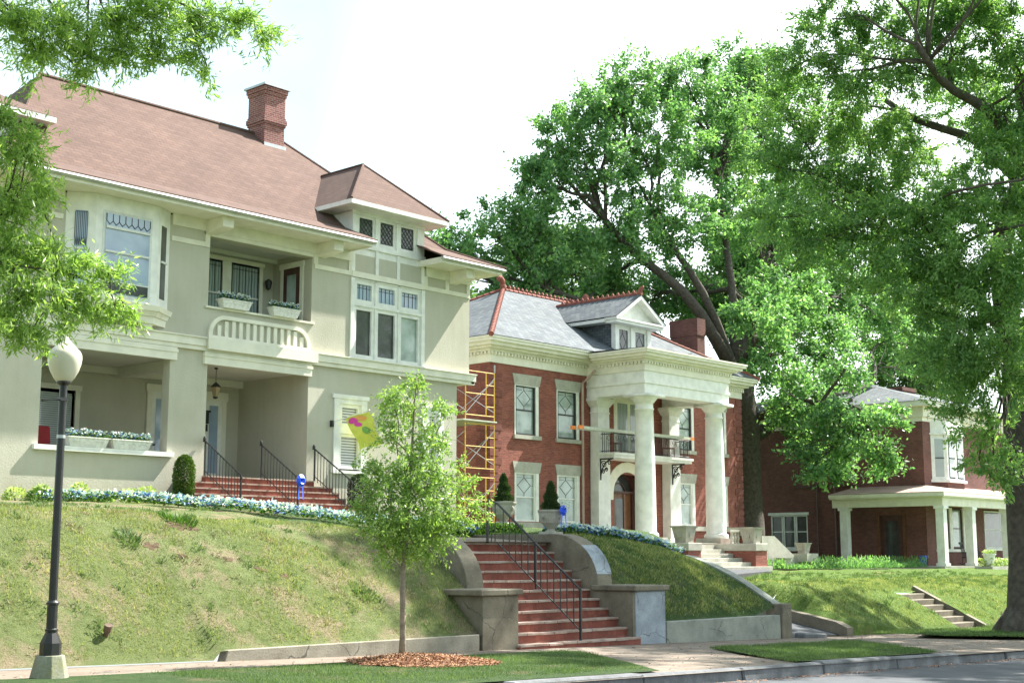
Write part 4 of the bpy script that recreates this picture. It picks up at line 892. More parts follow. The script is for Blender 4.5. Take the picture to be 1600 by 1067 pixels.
# ---------------------------------------------------------------- planters with pansies
def petals(rng, n, ext, c, size, h=0):
    p = rng.uniform(-1, 1, (n, 3)) * np.array(ext) + np.array(c); d = rdir(rng, n); d[:, 2] = np.abs(d[:, 2]) * .6
    d /= np.linalg.norm(d, axis=1, keepdims=True); return leafquads(rng, p, d, size, size, .6)
def windowbox(x, y, z, label, L=.9, seed=0):
    T_ = thing('flower_box', (x, y, z), label, 'planter', 'pansy planters on the stucco house sills')
    m = MB(); m.frus(x, y, z, z + .21, L / 2 - .07, .10, L / 2, .14); m.frus(x, y, z + .21, z + .235, L / 2 + .02, .16, L / 2 + .02, .16)
    for q in range(3): m.tube([(x - L * .3 + q * L * .3 + .1 * math.cos(a), y - .128, z + .1 + .04 * math.sin(a)) for a in np.linspace(0, math.pi, 6)], .008, 4)
    m.build('planter_box', M['planter'], T_)
    rng = np.random.default_rng(seed)
    quadmesh('leaves', petals(rng, 260, (L / 2, .11, .06), (x, y, z + .27), .06), 4, M['hedge'], T_)
    quadmesh('white_blossoms', petals(rng, 170, (L / 2, .12, .06), (x, y, z + .36), .06), 4, M['petal_white'], T_)
    quadmesh('blue_blossoms', petals(rng, 90, (L / 2, .12, .07), (x, y, z + .33), .06), 4, M['petal_blue'], T_)
    quadmesh('deep_blossoms', petals(rng, 60, (L / 2, .12, .06), (x, y, z + .32), .055), 4, M['petal_deep'], T_)
windowbox(21.95, 29.93, 8.075, 'white pansy box at the left end of the upper balcony ledge', .95, 1)
windowbox(23.62, 29.93, 8.075, 'white pansy box at the right end of the upper balcony ledge', .95, 2)
windowbox(17.75, 29.98, 4.152, 'left white pansy box on the lower porch sill beside the lamp post', 1.1, 3)
windowbox(18.95, 29.98, 4.152, 'right white pansy box on the lower porch sill nearer the porch pillar', 1.1, 4)

# flag
fg = thing('flag', (25.45, 29.9, 5.2), 'small yellow garden flag with pink and orange figure on a wall pole', 'flag')
MB().tube([(25.45, 29.98, 5.28), (26.15, 29.2, 5.62)], .013, 6).lathe(26.17, 29.18, [(0, 5.59), (.03, 5.63), (0, 5.67)], 8).build('pole', M['white'], fg)
MB().box(25.42, 25.48, 29.9, 29.998, 5.16, 5.34).build('bracket', M['black'], fg)
def flagpt(u, v): return (25.72 + .43 * u + .50 * v + .02 * math.sin(v * 9), 29.68 - .48 * u - .1 * v + .05 * math.sin(v * 7 + u * 3), 5.41 + .20 * u - .88 * v + .03 * math.sin(u * 6))
m = MB()
for i in range(8):
    for j in range(12): m.face([flagpt(i / 8, j / 12), flagpt((i + 1) / 8, j / 12), flagpt((i + 1) / 8, (j + 1) / 12), flagpt(i / 8, (j + 1) / 12)])
fc = m.build('flag_cloth', M['yellowcloth'], fg, True)
def blob(cu, cv, ru, rv, mat, nm):
    m = MB(); P_ = [flagpt(cu + ru * math.cos(a), cv + rv * math.sin(a)) for a in np.linspace(0, 6.283, 13)[:-1]]
    m.face([(p[0] - .006, p[1] - .012, p[2]) for p in P_]); m.build(nm, M[mat], fc)
blob(.25, .16, .2, .09, 'pink', 'pink_patch'); blob(.6, .12, .22, .08, 'orangecloth', 'orange_patch'); blob(.35, .3, .15, .07, 'pink', 'pink_patch'); blob(.55, .5, .18, .12, 'greencloth', 'green_patch')

# ribbon bows
def bow(x, y, z, label, s=1.0, white=False):
    B_ = thing('ribbon_bow', (x, y, z), label, 'ribbon'); m = MB(); rg = random.Random(int(x * 10))
    for a in np.linspace(0, 6.283, 9)[:-1]:
        P_ = [Vector((x + math.cos(a) * r_ * s, y - .03 - .05 * math.sin(r_ / .12 * 3.1) * s, z + math.sin(a) * r_ * s)) for r_ in (0, .06, .12)]
        n_ = Vector((-math.sin(a), 0, math.cos(a))) * .045 * s
        m.face([P_[0] - n_ * .3, P_[1] - n_, P_[1] + n_, P_[0] + n_ * .3]); m.face([P_[1] - n_, P_[2] - n_ * .8, P_[2] + n_ * .8, P_[1] + n_])
    m.build('loops', M['ribbon'], B_); m = MB()
    for dx in (-.05, .04):
        m.face([(x + dx - .02, y - .05, z), (x + dx + .03, y - .05, z), (x + dx * 1.8 + .03, y - .04, z - .38 * s), (x + dx * 1.8 - .03, y - .06, z - .36 * s)])
    m.build('tails', M['ribbon'], B_)
    if white:
        rng = np.random.default_rng(3); quadmesh('white_loops', petals(rng, 40, (.1, .05, .08), (x, y - .1, z + .12), .06), 4, M['petal_white'], B_)
bow(22.95, 28.22, 3.48, 'bright blue ribbon tied to the middle handrail of the house steps', 1.3)

# ---------------------------------------------------------------- planting by house 1
def bush(name, x, y, z, rx, rz, mat, n, label, cat='shrub', group=None, ln=.05, wd=.03, prof=None, seed=1):
    T_ = thing(name, (x, y, z), label, cat, group); rng = np.random.default_rng(seed)
    tt = rng.uniform(0, 1, n); a = rng.uniform(0, 6.283, n)
    pr = prof(tt) if prof else np.sqrt(np.clip(1 - (2 * tt - 1) ** 2, 0, 1)); rr_ = rx * pr * rng.uniform(.55, 1.05, n)
    p = np.stack([x + np.cos(a) * rr_, y + np.sin(a) * rr_, z + tt * rz], 1); d = np.stack([np.cos(a), np.sin(a), .7 + 0 * a], 1) + rdir(rng, n) * .7; d /= np.linalg.norm(d, axis=1, keepdims=True)
    quadmesh('foliage', leafquads(rng, p, d, ln, wd), 4, mat, T_)
    MB().tube([(x, y, z - .05), (x, y, z + rz * .7)], [rx * .12, rx * .05], 6).build('stem', M['bark'], T_); return T_
colprof = lambda t: np.clip(.75 + .3 * t, 0, 1) * np.sqrt(np.clip(1 - t ** 5, 0, 1))
bush('columnar_shrub', 20.12, 29.3, 2.68, .29, 1.36, M['evergreen'], 9000, 'narrow columnar evergreen with browned base left of the house steps', ln=.05, wd=.03, prof=colprof, seed=2)
bush('columnar_shrub', 25.6, 28.9, 2.68, .35, 1.1, M['topiary'], 6000, 'dark columnar evergreen right of the house steps behind the young tree', ln=.05, wd=.03, prof=colprof, seed=3)
lab = ['small boxwood nearest the lamp under the porch', 'middle boxwood under the lower porch sill', 'boxwood furthest right among the pale perennials']
for i, (x, w) in enumerate(((16.0, .30), (16.75, .3), (17.5, .28))):
    bush('boxwood', x, 28.9, 2.62, w, .42, M['hedge'], 2200, lab[i], group='small boxwoods at the porch foot', ln=.04, wd=.025, seed=10 + i)
lab = ['pale perennial furthest left, on bare soil', 'pale perennial just left of the lamp post', 'tall pale perennial behind the lamp post', 'pale perennial right of the lamp post', 'pale perennial below the left flower box', 'pale perennial below the right flower box', 'last pale perennial before the columnar shrub']
for i, x in enumerate((15.6, 16.3, 17.2, 17.9, 18.55, 19.1, 19.65)):
    bush('variegated_perennial', x, 29.25 + .1 * (i % 2), 2.62, .24, .42 + .08 * (i % 3), M['hosta'], 420, lab[i], 'plant', 'pale perennials along the porch wall', .11, .05, seed=30 + i)
# pansy beds
def bed(name, n, region, fn, seed, label, keep=None):
    rng = np.random.default_rng(seed); x0, x1, y0, y1 = region
    out = []
    for frac, mat, dz in ((.40, 'hedge', .08), (.24, 'petal_white', .16), (.24, 'petal_blue', .14), (.12, 'petal_deep', .12)):
        k_ = int(n * frac); x = rng.uniform(x0, x1, k_); y = rng.uniform(y0, y1, k_)
        if keep is not None: q = keep(x, y); x, y = x[q], y[q]
        p = np.stack([x, y, fn(x, y) + dz + rng.uniform(-.08, .08, len(x))], 1); d = rdir(rng, len(x)); d[:, 1] -= .3; d[:, 2] = np.abs(d[:, 2]) * .8; d /= np.linalg.norm(d, axis=1, keepdims=True)
        out.append((leafquads(rng, p, d, .085, .075, .3), mat))
    V = np.concatenate([o_[0] for o_ in out]); ob = quadmesh(name, V, 4, [M[o_[1]] for o_ in out])
    idx = np.concatenate([np.full(len(o_[0]), i) for i, o_ in enumerate(out)]).astype(np.int32); ob.data.polygons.foreach_set('material_index', idx)
    return stuff(ob, label, 'flower bed')
bcl = lambda x: np.interp(x, [15.4, 17, 18.6, 20, 21, 22.2], [28.3, 27.6, 26.4, 24.6, 22.9, 21.9])
bed('pansies', 38000, (15.6, 22.4, 21.3, 29), lambda x, y: gA(x, y) + .05, 5, 'long bed of white and blue pansies in front of the house steps', lambda x, y: np.abs(y + .35 * np.clip((x - 15.6) / 3, 0, 1) - bcl(x)) < (.30 + .17 * np.clip(x - 15.6, 0, 4.2)) * (.85 + .25 * np.sin(x * 5.1)))
cz_ = lambda x: 19.95 + np.clip(x - 24, 0, 20) * -.02
bed('pansies', 9000, (23.3, 27.9, 19.4, 20.7), gC, 7, 'ribbon of white and blue pansies along the crest of the right bank', lambda x, y: np.abs(y - cz_(x)) < .27 + .06 * np.sin(x * 7))
bed('pansies', 3500, (23.2, 24.3, 23.2, 26.0), gC, 8, 'small patch of blue pansies behind the hedge near the urns')
# low hedge behind the stair head
hg = MB(); rng = np.random.default_rng(12)
n = 22000; x = rng.uniform(19.5, 30, n)
x = rng.uniform(20.6, 24.3, n); y = 21.55 + rng.uniform(-.3, .3, n) + (x - 20.6) * .1; p = np.stack([x, y, 1.9 + rng.uniform(0, .36, n)], 1); d = rdir(rng, n); d[:, 2] = np.abs(d[:, 2]) + .4; d /= np.linalg.norm(d, axis=1, keepdims=True)
hq = quadmesh('hedge', leafquads(rng, p, d, .07, .035), 4, M['hedge']); tag(hq, 'low soft green hedge behind the top of the brick stairs', 'hedge')

# urns
def urn(x, y, z, label, s=1.0, seed=1):
    U_ = thing('urn', (x, y, z), label, 'urn', 'stone urns at the head of the stairs')
    MB().frus(x, y, z, z + .06 * s, .24 * s, .24 * s, .22 * s, .22 * s).lathe(x, y, [(q[0] * s, z + q[1] * s) for q in ((.16, .06), (.12, .1), (.10, .13), (.17, .2), (.27, .3), (.31, .42), (.33, .55), (.36, .60), (.36, .64), (.30, .645), (.27, .6))], 12).build('urn_body', M['urn'], U_)
    m = MB()
    for a in (0, 1.57, 3.14, 4.71): m.lathe(x + .31 * s * math.cos(a), y + .31 * s * math.sin(a), [(0, z + .38 * s), (.05 * s, z + .44 * s), (.045 * s, z + .5 * s), (0, z + .54 * s)], 6)
    m.build('relief', M['urn'], U_, True)
    rng = np.random.default_rng(seed); n = 7000; tt = rng.uniform(0, 1, n) ** 1.3; a = rng.uniform(0, 6.283, n); rr_ = .21 * s * (1 - tt) ** .7 * rng.uniform(.5, 1.15, n) * (1 + .22 * np.sin(tt * 19 + 2 * a)) + .01
    p = np.stack([x + np.cos(a) * rr_, y + np.sin(a) * rr_, z + .6 * s + tt * .78 * s], 1); d = np.stack([np.cos(a) * .6, np.sin(a) * .6, 1 + 0 * a], 1) + rdir(rng, n) * .4; d /= np.linalg.norm(d, axis=1, keepdims=True)
    quadmesh('cone_shrub', leafquads(rng, p, d, .055 * s, .02), 4, M['topiary'], U_)
urn(22.64, 19.38, 2.02, 'stone urn with cone shrub and blue ribbon on the right cheek wall', .80, 1)
urn(27.6, 25.3, 2.35, 'stone urn with cone shrub standing further back behind the hedge', 1.0, 2)
bow(22.66, 19.08, 2.52, 'blue ribbon with white loops tied on the nearer stone urn', .95, True)

# small things on the bank
vz = float(gA(np.array([10.75]), np.array([17.4]))[0])
p_ = MB().tube([(10.78, 17.5, vz - .1), (10.75, 17.36, vz + .14)], .036, 10).tube([(10.755, 17.38, vz + .09), (10.745, 17.33, vz + .18)], .055, 10).build('vent_pipe', M['rust'])
tag(p_, 'short rusty capped pipe sticking out of the bank beside the lamp', 'pipe')
for i, (ex, ey, er) in enumerate(((13.15, 19.3, .26), (13.4, 19.2, .12), (12.3, 18.75, .13), (12.75, 18.55, .1), (14.1, 18.3, .12), (14.5, 18.15, .09), (13.6, 18.5, .1))):
    m = MB(); rg = random.Random(i); cc = (ex, ey); P_ = []
    for a in np.linspace(0, 6.283, 19)[:-1]:
        rr_ = er * rg.uniform(.35, 1.3); px_, py_ = ex + math.cos(a) * rr_, ey + math.sin(a) * rr_ * .6; P_.append((px_, py_, float(gA(np.array([px_]), np.array([py_]))[0]) + .006))
    c0 = (ex, ey, float(gA(np.array([ex]), np.array([ey]))[0]) + .02)
    for q in range(18): m.face([c0, P_[q], P_[(q + 1) % 18]])
    struct(m.build('bare_soil', M['earth']))
rng = np.random.default_rng(77)
def tuft(x, y, fn, mat, label, n=140, h=.16, r=.14):
    a = rng.uniform(0, 6.283, n); rr_ = r * rng.uniform(0, 1, n) ** .7; px_ = x + np.cos(a) * rr_; py_ = y + np.sin(a) * rr_; z = fn(px_, py_)
    d = np.stack([np.cos(a) * .7, np.sin(a) * .7, 1 + 0 * a], 1) + rdir(rng, n) * .3; d /= np.linalg.norm(d, axis=1, keepdims=True)
    return quadmesh('weed_tuft', leafquads(rng, np.stack([px_, py_, z - .01], 1), d, h, .02), 4, mat)
tag(tuft(13.3, 19.5, gA, M['hedge'], '', 300, .14, .3), 'leafy weed over the bare hollow in the bank', 'weed')
tag(tuft(12.0, 18.9, gA, M['bladeC'], '', 200, .12, .2), 'green weed tuft upper left of the bank hollow', 'weed')
tag(tuft(16.0, 17.9, gA, M['bladeC'], '', 200, .1, .2), 'flat green weed near the low concrete wall', 'weed')
tag(tuft(38.9, 16.75, flat(.0), M['bladeC'], '', 120, .25, .15), 'grass tuft at the foot of the far lawn steps', 'weed')

# ================================================================ HOUSE 2: red brick with portico
B = thing('brick_house', (47, 36, 2.2), 'red brick house with white columned portico and slate roof', 'house')
f36 = fr(36.0)
wins = [(39.95, 41.15), (42.5, 43.7), (50.75, 51.95), (53.4, 54.6)]
holes = [(a, c, 6.22, 8.2) for a, c in wins] + [(a, c, 2.85, 4.75) for a, c in wins] + [(46.2, 48.6, 5.8, 8.3), (46.1, 48.1, 2.2, 4.95)]
m = MB(); m.wall(f36, 38.5, 56.1, 1.0, 8.95, .3, holes); m.wall(sideL(38.5), -46.5, -36.3, 1.0, 8.95, .3, [(-42, -40.8, 6.2, 8.2)]); m.wall(sideR(56.1), 36.3, 46.5, .8, 8.95, .3); m.wall(F(56.1, 46.5, -1, 0), 0, 17.6, .8, 8.95, .3)
m.build('wall', M['brick'], B)
window(B, sideL(38.5), -42, -40.8, 6.2, 8.2, 'shade')
for side in (0, 1):
    m = MB()
    for q in range(24):
        z = 1.1 + q * .325
        if z + .27 > 8.95: break
        if side == 0: m.fb(f36, 38.47, 38.95 if q % 2 else 39.15, .002, .03, z, z + .27); m.box(38.468, 38.498, 36.0, 36.5 if q % 2 else 36.7, z, z + .27)
        else: m.fb(f36, 55.65 if q % 2 else 55.45, 56.13, .002, .03, z, z + .27); m.box(56.102, 56.132, 36.0, 36.5 if q % 2 else 36.7, z, z + .27)
    m.build('quoins', M['quoin'], B)
for i, (a, c) in enumerate(wins):
    for (z0, z1, up2) in ((6.22, 8.2, True), (2.85, 4.75, False)):
        window(B, f36, a, c, z0, z1, 'shade', 'double', .09, .07, ('diamond',), .5, 'lead' if up2 else 'white', False)
        mm = MB(); mm.fb(f36, c - .002, c + .17, -.1, .02, z0, z1); mm.fb(f36, a - .06, a, -.1, .02, z0, z1); mm.fb(f36, a - .06, c + .17, -.1, .018, z1 - .04, z1 - .001); mm.build('window_casing', M['white'], B)
        MB().prism([(a - .08, z1 + .003), (c + .22, z1 + .003), (c + .33, z1 + .42), (a - .19, z1 + .42)], f36, .002, .04).build('lintel', M['stone'], B)
        if up2: MB().fb(f36, a - .13, c + .27, -.05, .09, z0 - .16, z0 - .003).build('sill', M['stone'], B)
MB().fb(f36, 38.5, 44.3, .0, .14, 2.62, 2.82).fb(f36, 50.6, 56.1, .0, .14, 2.62, 2.82).build('water_table', M['stone'], B)
# cornice
def cornice(m, dn, x0, x1, y0, y1, zb, zt, proj, sides=(True, True), back=None):
    """frieze, dentils and stepped crown round three sides of a block"""
    hgt = zt - zb
    def band(p, a, c):
        m.box(x0 - p, x1 + p, y0 - p, y0 - p + .25 + p, a, c)
        if sides[0]: m.box(x0 - p, x0 + .12, y0 + .25, y1, a, c)
        if sides[1]: m.box(x1 - .12, x1 + p, y0 + .25, y1, a, c)
    band(.05, zb, zb + hgt * .32); band(.12, zb + hgt * .46, zb + hgt * .56); band(.30 * proj / .65, zb + hgt * .56, zb + hgt * .66); band(.48 * proj / .65, zb + hgt * .66, zb + hgt * .8); band(proj * .93, zb + hgt * .8, zb + hgt * .92); band(proj, zb + hgt * .92, zt)
    band(.06, zb + hgt * .32, zb + hgt * .46)
    x = x0 - .06
    while x < x1 + .06:
        dn.box(x, x + .085, y0 - .15, y0 - .061, zb + hgt * .33, zb + hgt * .45); x += .19
    y = y0 - .1
    while y < y1 - .1:
        if sides[0]: dn.box(x0 - .15, x0 - .061, y, y + .085, zb + hgt * .33, zb + hgt * .45)
        if sides[1]: dn.box(x1 + .061, x1 + .15, y, y + .085, zb + hgt * .33, zb + hgt * .45)
        y += .19
m = MB(); dn = m
cornice(m, dn, 38.5, 56.1, 36.0, 46.5, 8.93, 9.87, .65)
co = m.build('cornice', M['trim'], B)
# roof
A1, A2 = (44.9, 41.2, 13.35), (50.6, 41.2, 13.35); ex0, ex1, ey0, ey1, ez = 37.83, 56.77, 35.33, 47.1, 9.89
r = MB(); c_ = [(ex0, ey0, ez), (ex1, ey0, ez), (ex1, ey1, ez), (ex0, ey1, ez)]
r.face([c_[0], c_[1], A2, A1]); r.face([c_[1], c_[2], A2]); r.face([c_[2], c_[3], A1, A2]); r.face([c_[3], c_[0], A1])
rf = r.build('roof', M['slate'], B)
m = MB()
def beads(m, a, b, r0, step=.3):
    a = Vector(a); b = Vector(b); n = int((b - a).length / step)
    for q in range(n):
        p = a.lerp(b, q / n); p2 = a.lerp(b, (q + .97) / n); m.tube([p, p2], [r0 * 1.12, r0 * .88], 8)
for q in (c_[0], c_[3]): beads(m, q, A1, .10)
for q in (c_[1], c_[2]): beads(m, q, A2, .10)
beads(m, A1, A2, .1)
a = Vector(A1); b_ = Vector(A2); n = 20
for q in range(n):
    p = a.lerp(b_, (q + .5) / n); m.lathe(p.x, p.y, [(.05, p.z + .08), (.09, p.z + .14), (.03, p.z + .24), (0, p.z + .26)], 6)
m.build('ridge_tiles', M['terracotta'], rf)
def finial(x, y, z, dx):
    m = MB(); m.lathe(x, y, [(.16, z - .05), (.12, z + .05), (.15, z + .15), (.08, z + .22)], 8); m.tube([(x, y, z + .15), (x + dx * .05, y, z + .35), (x + dx * .2, y, z + .48), (x + dx * .34, y, z + .42), (x + dx * .3, y, z + .3)], [.12, .13, .13, .1, .05], 7); m.build('finial', M['terracotta'], rf, True)
finial(*A1[:2], A1[2] + .05, -1); finial(*A2[:2], A2[2] + .05, 1); 
# dormer with pediment
f355 = fr(36.0)
fdm = fr(35.95)
d = MB(); d.wall(fdm, 46.3, 48.75, 9.88, 11.4, .2, [(46.5, 47.3, 10.1, 11.25), (47.7, 48.5, 10.1, 11.25)]); d.build('dormer_wall', M['white'], B)
d = MB(); d.face([(46.34, 36.1, 9.9), (46.34, 38.2, 11.45), (46.34, 36.1, 11.45)]); d.build('dormer_cheek', M['slate'], B); MB().face([(48.72, 36.1, 9.9), (48.72, 38.2, 11.45), (48.72, 36.1, 11.45)]).build('dormer_cheek', M['slate'], B)
for a in (46.5, 47.7): window(B, fdm, a, a + .8, 10.1, 11.25, 'dark', 'fixed', .06, .06, ('diamond', a + .06, a + .74, 10.16, 11.19), sill=False, fmat='white')
m = MB()
for u in (46.26, 47.36, 48.55): m.fb(fdm, u, u + .26, .002, .06, 9.9, 11.36)
m.box(45.85, 49.2, 35.5, 36.1, 11.38, 11.5); m.box(45.75, 49.3, 35.42, 36.1, 11.5, 11.58)
for x0_, x1_ in ((45.75, 46.3), (48.75, 49.3)): m.box(x0_, x1_, 36.1, 38.3, 11.42, 11.56)
pk = (47.52, 12.78)
m.prism([(45.95, 11.58), (49.1, 11.58), (47.52, 12.55)], fr(35.8), -.2, 0)
for (ua, ub) in ((45.72, 47.52), (49.32, 47.52)):
    m.prism([(ua, 11.58), (ub, 12.72), (ub, 12.56), (ua + (.25 if ua < ub else -.25), 11.56)], fr(35.6), -.4, .18)
m.build('pediment', M['white'], B)
d = MB(); yr_ = lambda z: 35.33 + (z - 9.89) / .59
d.face([(45.68, 35.4, 11.6), (47.52, 35.4, 12.8), (47.52, yr_(12.8), 12.8), (45.68, yr_(11.6), 11.6)]); d.face([(49.36, 35.4, 11.6), (47.52, 35.4, 12.8), (47.52, yr_(12.8), 12.8), (49.36, yr_(11.6), 11.6)])
dr = d.build('dormer_roof', M['slate'], B)
m = MB(); beads(m, (47.52, 35.4, 12.82), (47.52, yr_(12.8), 12.82), .08)
for q in range(16): m.lathe(47.52, 35.55 + q * .29, [(.05, 12.88), (.07, 12.93), (.02, 13.02), (0, 13.03)], 6)
m.tube([(47.52, 35.5, 12.85), (47.52, 35.42, 13.05), (47.52, 35.3, 13.12)], [.1, .1, .04], 7)
m.build('ridge_tiles', M['terracotta'], dr)
# chimney
ch = MB().box(55.5, 56.15, 38.0, 39.6, 9.0, 12.95).box(55.47, 56.18, 37.97, 39.63, 12.2, 13.05).build('chimney', M['brick_brown_shaded'], rf)
# portico
px0, px1, py0 = 44.4, 50.5, 33.0
m = MB()
for (a, c, e, f_) in ((px0, px1, py0, py0 + .8), (px0, px0 + .8, py0 + .8, 36.0), (px1 - .8, px1, py0 + .8, 36.0)):
    m.box(a, c, e, f_, 8.0, 8.93)
p2 = .05
m.box(px0 - p2, px1 + p2, py0 - p2, py0 + .1, 8.42, 8.54); m.box(px0 - p2, px0 + .1, py0 + .1, 35.99, 8.42, 8.54); m.box(px1 - .1, px1 + p2, py0 + .1, 35.99, 8.42, 8.54)
m.box(px0 + .8, px1 - .8, py0 + .8, 36.0, 8.5, 8.6)
m.build('entablature', M['white'], B)
m = MB(); dn = m; cornice(m, dn, px0, px1, py0, 35.4, 8.93, 9.75, .62)
m.box(px0, px1, py0 + .1, 36.0, 8.95, 9.72)
co = m.build('portico_cornice', M['trim'], B)
r = MB(); r.face([(43.8, 32.4, 9.76), (51.1, 32.4, 9.76), (51.1, 35.9, 9.85), (43.8, 35.9, 9.85)]); r.build('portico_roof', M['slate'], B)
MB().box(44.0, 51.2, 32.9, 36.0, 1.2, 2.05).box(43.9, 56.1, 34.6, 36.0, 1.2, 2.0).build('portico_floor', M['stone'], B)
def column(x, y, z0, z1, r0, r1, round_=True):
    prof = [(r0 * 1.18, z0 + .0), (r0 * 1.22, z0 + .08), (r0 * 1.18, z0 + .17), (r0 * 1.02, z0 + .2)]
    for q in range(9): tq = q / 8; prof.append((r0 + (r1 - r0) * (tq ** 1.8), z0 + .22 + (z1 - z0 - .85) * tq))
    prof += [(r1 * 1.08, z1 - .62), (r1 * 1.08, z1 - .57), (r1, z1 - .55), (r1, z1 - .36), (r1 * 1.12, z1 - .33), (r1 * 1.2, z1 - .28), (r1 * 1.45, z1 - .17), (r1 * 1.52, z1 - .12)]
    m = MB()
    if round_:
        m.lathe(x, y, prof, 36); m.box(x - r1 * 1.68, x + r1 * 1.68, y - r1 * 1.68, y + r1 * 1.68, z1 - .12, z1)
    else:
        for (ra, za), (rb, zb) in zip(prof[:-1], prof[1:]): m.frus(x, y, za, zb, ra, ra * .55, rb, rb * .55)
        m.box(x - r1 * 1.6, x + r1 * 1.6, y - r1 * .9, y + r1 * .9, z1 - .12, z1)
    c = m.build('column' if round_ else 'pilaster', M['white'], B)
    if round_:
        for p in c.data.polygons: p.use_smooth = abs(p.normal.z) < .75 and len(p.vertices) == 4 and p.area > .01
        MB().box(x - r0 * 1.45, x + r0 * 1.45, y - r0 * 1.45, y + r0 * 1.45, z0 - .35, z0).build('plinth', M['stone'], c)
for cx__ in (44.95, 49.98):
    column(cx__, 33.45, 2.25, 8.0, .43, .37); column(cx__, 35.75, 2.05, 8.0, .40, .37, False)
# doors
f366 = fr(36.45)
dd = MB().fb(f366, 46.3, 47.9, -.06, .0, 2.05, 4.2).build('front_door', M['wood'], B)
MB().fb(f366, 46.75, 47.35, .002, .01, 2.35, 3.95).build('door_glass', M['glass_dark'], dd)
MB().fb(f366, 46.62, 46.74, .001, .04, 2.1, 4.15).fb(f366, 47.36, 47.48, .001, .04, 2.1, 4.15).build('door_rail', M['wood'], dd)
arcp = [(46.25, 4.2)] + [(47.1 + .85 * math.cos(a), 4.2 + .75 * math.sin(a)) for a in np.linspace(math.pi, 0, 13)] + [(47.95, 4.2)]
MB().prism(arcp[::-1], f366, -.1, -.05).build('fanlight', M['glass_dark'], B)
m = MB(); n = 12
for q in range(n):
    a0_, a1_ = math.pi * q / n, math.pi * (q + 1) / n
    for (ri, ro, d0, d1) in ((.85, 1.02, -.1, .1), (.42, .47, -.05, .0)):
        P_ = [(47.1 + r_ * math.cos(a_), 4.2 + r_ * .9 * math.sin(a_)) for r_, a_ in ((ri, a0_), (ro, a0_), (ro, a1_), (ri, a1_))]
        m.prism(P_, f366, d0, d1)
m.fb(f366, 46.1, 46.3, -.1, .1, 2.05, 4.2); m.fb(f366, 47.9, 48.1, -.1, .1, 2.05, 4.2); m.fb(f366, 46.1, 48.1, -.1, .12, 4.16, 4.26)
m.build('door_frame', M['darkwood'], B)
m = MB()
for q in range(n):
    a0_, a1_ = math.pi * q / n, math.pi * (q + 1) / n
    P_ = [(47.1 + r_ * math.cos(a_), 4.1 + r_ * .92 * math.sin(a_)) for r_, a_ in ((1.03, a0_), (1.5, a0_), (1.5, a1_), (1.03, a1_))]
    m.prism(P_, f36, .002, .05)
m.fb(f36, 45.6, 46.07, .002, .05, 3.85, 4.1); m.fb(f36, 48.13, 48.6, .002, .05, 3.85, 4.1); m.build('door_arch', M['trim'], B)
MB().box(45.9, 48.4, 36.52, 36.6, 2.0, 5.5).build('door_recess', M['brick_dark'], B)
ud = MB().fb(f36, 46.45, 48.35, -.16, -.1, 5.8, 8.2).build('balcony_door', M['trim'], B)
MB().fb(f36, 46.6, 47.3, -.1, -.09, 5.95, 8.0).fb(f36, 47.5, 48.2, -.1, -.09, 5.95, 8.0).build('door_glass', M['glass_curtain'], ud)
MB().fb(f36, 46.2, 46.45, -.2, .02, 5.8, 8.3).fb(f36, 48.35, 48.6, -.2, .02, 5.8, 8.3).fb(f36, 46.2, 48.6, -.2, .02, 8.2, 8.42).build('door_casing', M['trim'], B)
# balcony
bl = MB().box(44.68, 50.2, 34.8, 35.99, 5.5, 5.62).box(44.62, 50.26, 34.74, 35.99, 5.62, 5.72).build('balcony', M['white'], B)
m = MB(); z0, z1 = 5.72, 6.62
for (p, q) in (((44.75, 34.88), (50.13, 34.88)), ((44.75, 34.88), (44.75, 35.95)), ((50.13, 34.88), (50.13, 35.95))):
    for z in (z0 + .08, z1 - .12, z1): m.tube([(p[0], p[1], z), (q[0], q[1], z)], .018, 5)
    Lq = math.dist(p, q); n = int(Lq / .09)
    for i in range(n + 1):
        x_, y_ = p[0] + (q[0] - p[0]) * i / n, p[1] + (q[1] - p[1]) * i / n; m.box(x_ - .008, x_ + .008, y_ - .008, y_ + .008, z0, z1)
    for i in range(int(Lq / .5)):
        u = (i + .5) * .5 / Lq; x_, y_ = p[0] + (q[0] - p[0]) * u, p[1] + (q[1] - p[1]) * u
        m.tube([(x_ + .1 * math.cos(a_) * (q[0] != p[0]), y_ + .1 * math.cos(a_) * (q[0] == p[0]), z1 - .28 + .1 * math.sin(a_)) for a_ in np.linspace(0, 6.283, 11)], .01, 4, False)
m.build('railing', M['iron'], bl)
for xb_ in (44.62, 49.68):
    m = MB(); yb_ = 35.47 if True else 0
    m.tube([(xb_, yb_, 5.49), (xb_, yb_, 4.6)], .035, 6); m.tube([(xb_, yb_ + .02, 5.46), (xb_, 34.82, 5.46)], .035, 6)
    m.tube([(xb_, yb_ - .66 * (1 - math.cos(a_)), 4.66 + .80 * math.sin(a_)) for a_ in np.linspace(0, 1.5, 9)], .03, 6)
    for (cy_, cz_2, r_) in ((yb_ - .17, 5.24, .16), (yb_ - .44, 5.31, .11), (yb_ - .13, 4.95, .1), (yb_ - .3, 5.02, .09)):
        m.tube([(xb_, cy_ + r_ * (1 - a_ / 12) * math.cos(a_), cz_2 + r_ * (1 - a_ / 12) * math.sin(a_)) for a_ in np.linspace(0, 9, 22)], .022, 5, False)
    m.build('iron_bracket', M['iron'], bl)
# downspout
MB().tube([(44.1, 35.3, 9.1), (44.0, 35.6, 8.75), (43.98, 35.88, 8.6), (43.98, 35.9, 2.2)], .055, 8).build('downspout', plain('downspout_paint', (.42, .30, .25), .6, .2, 4), B)
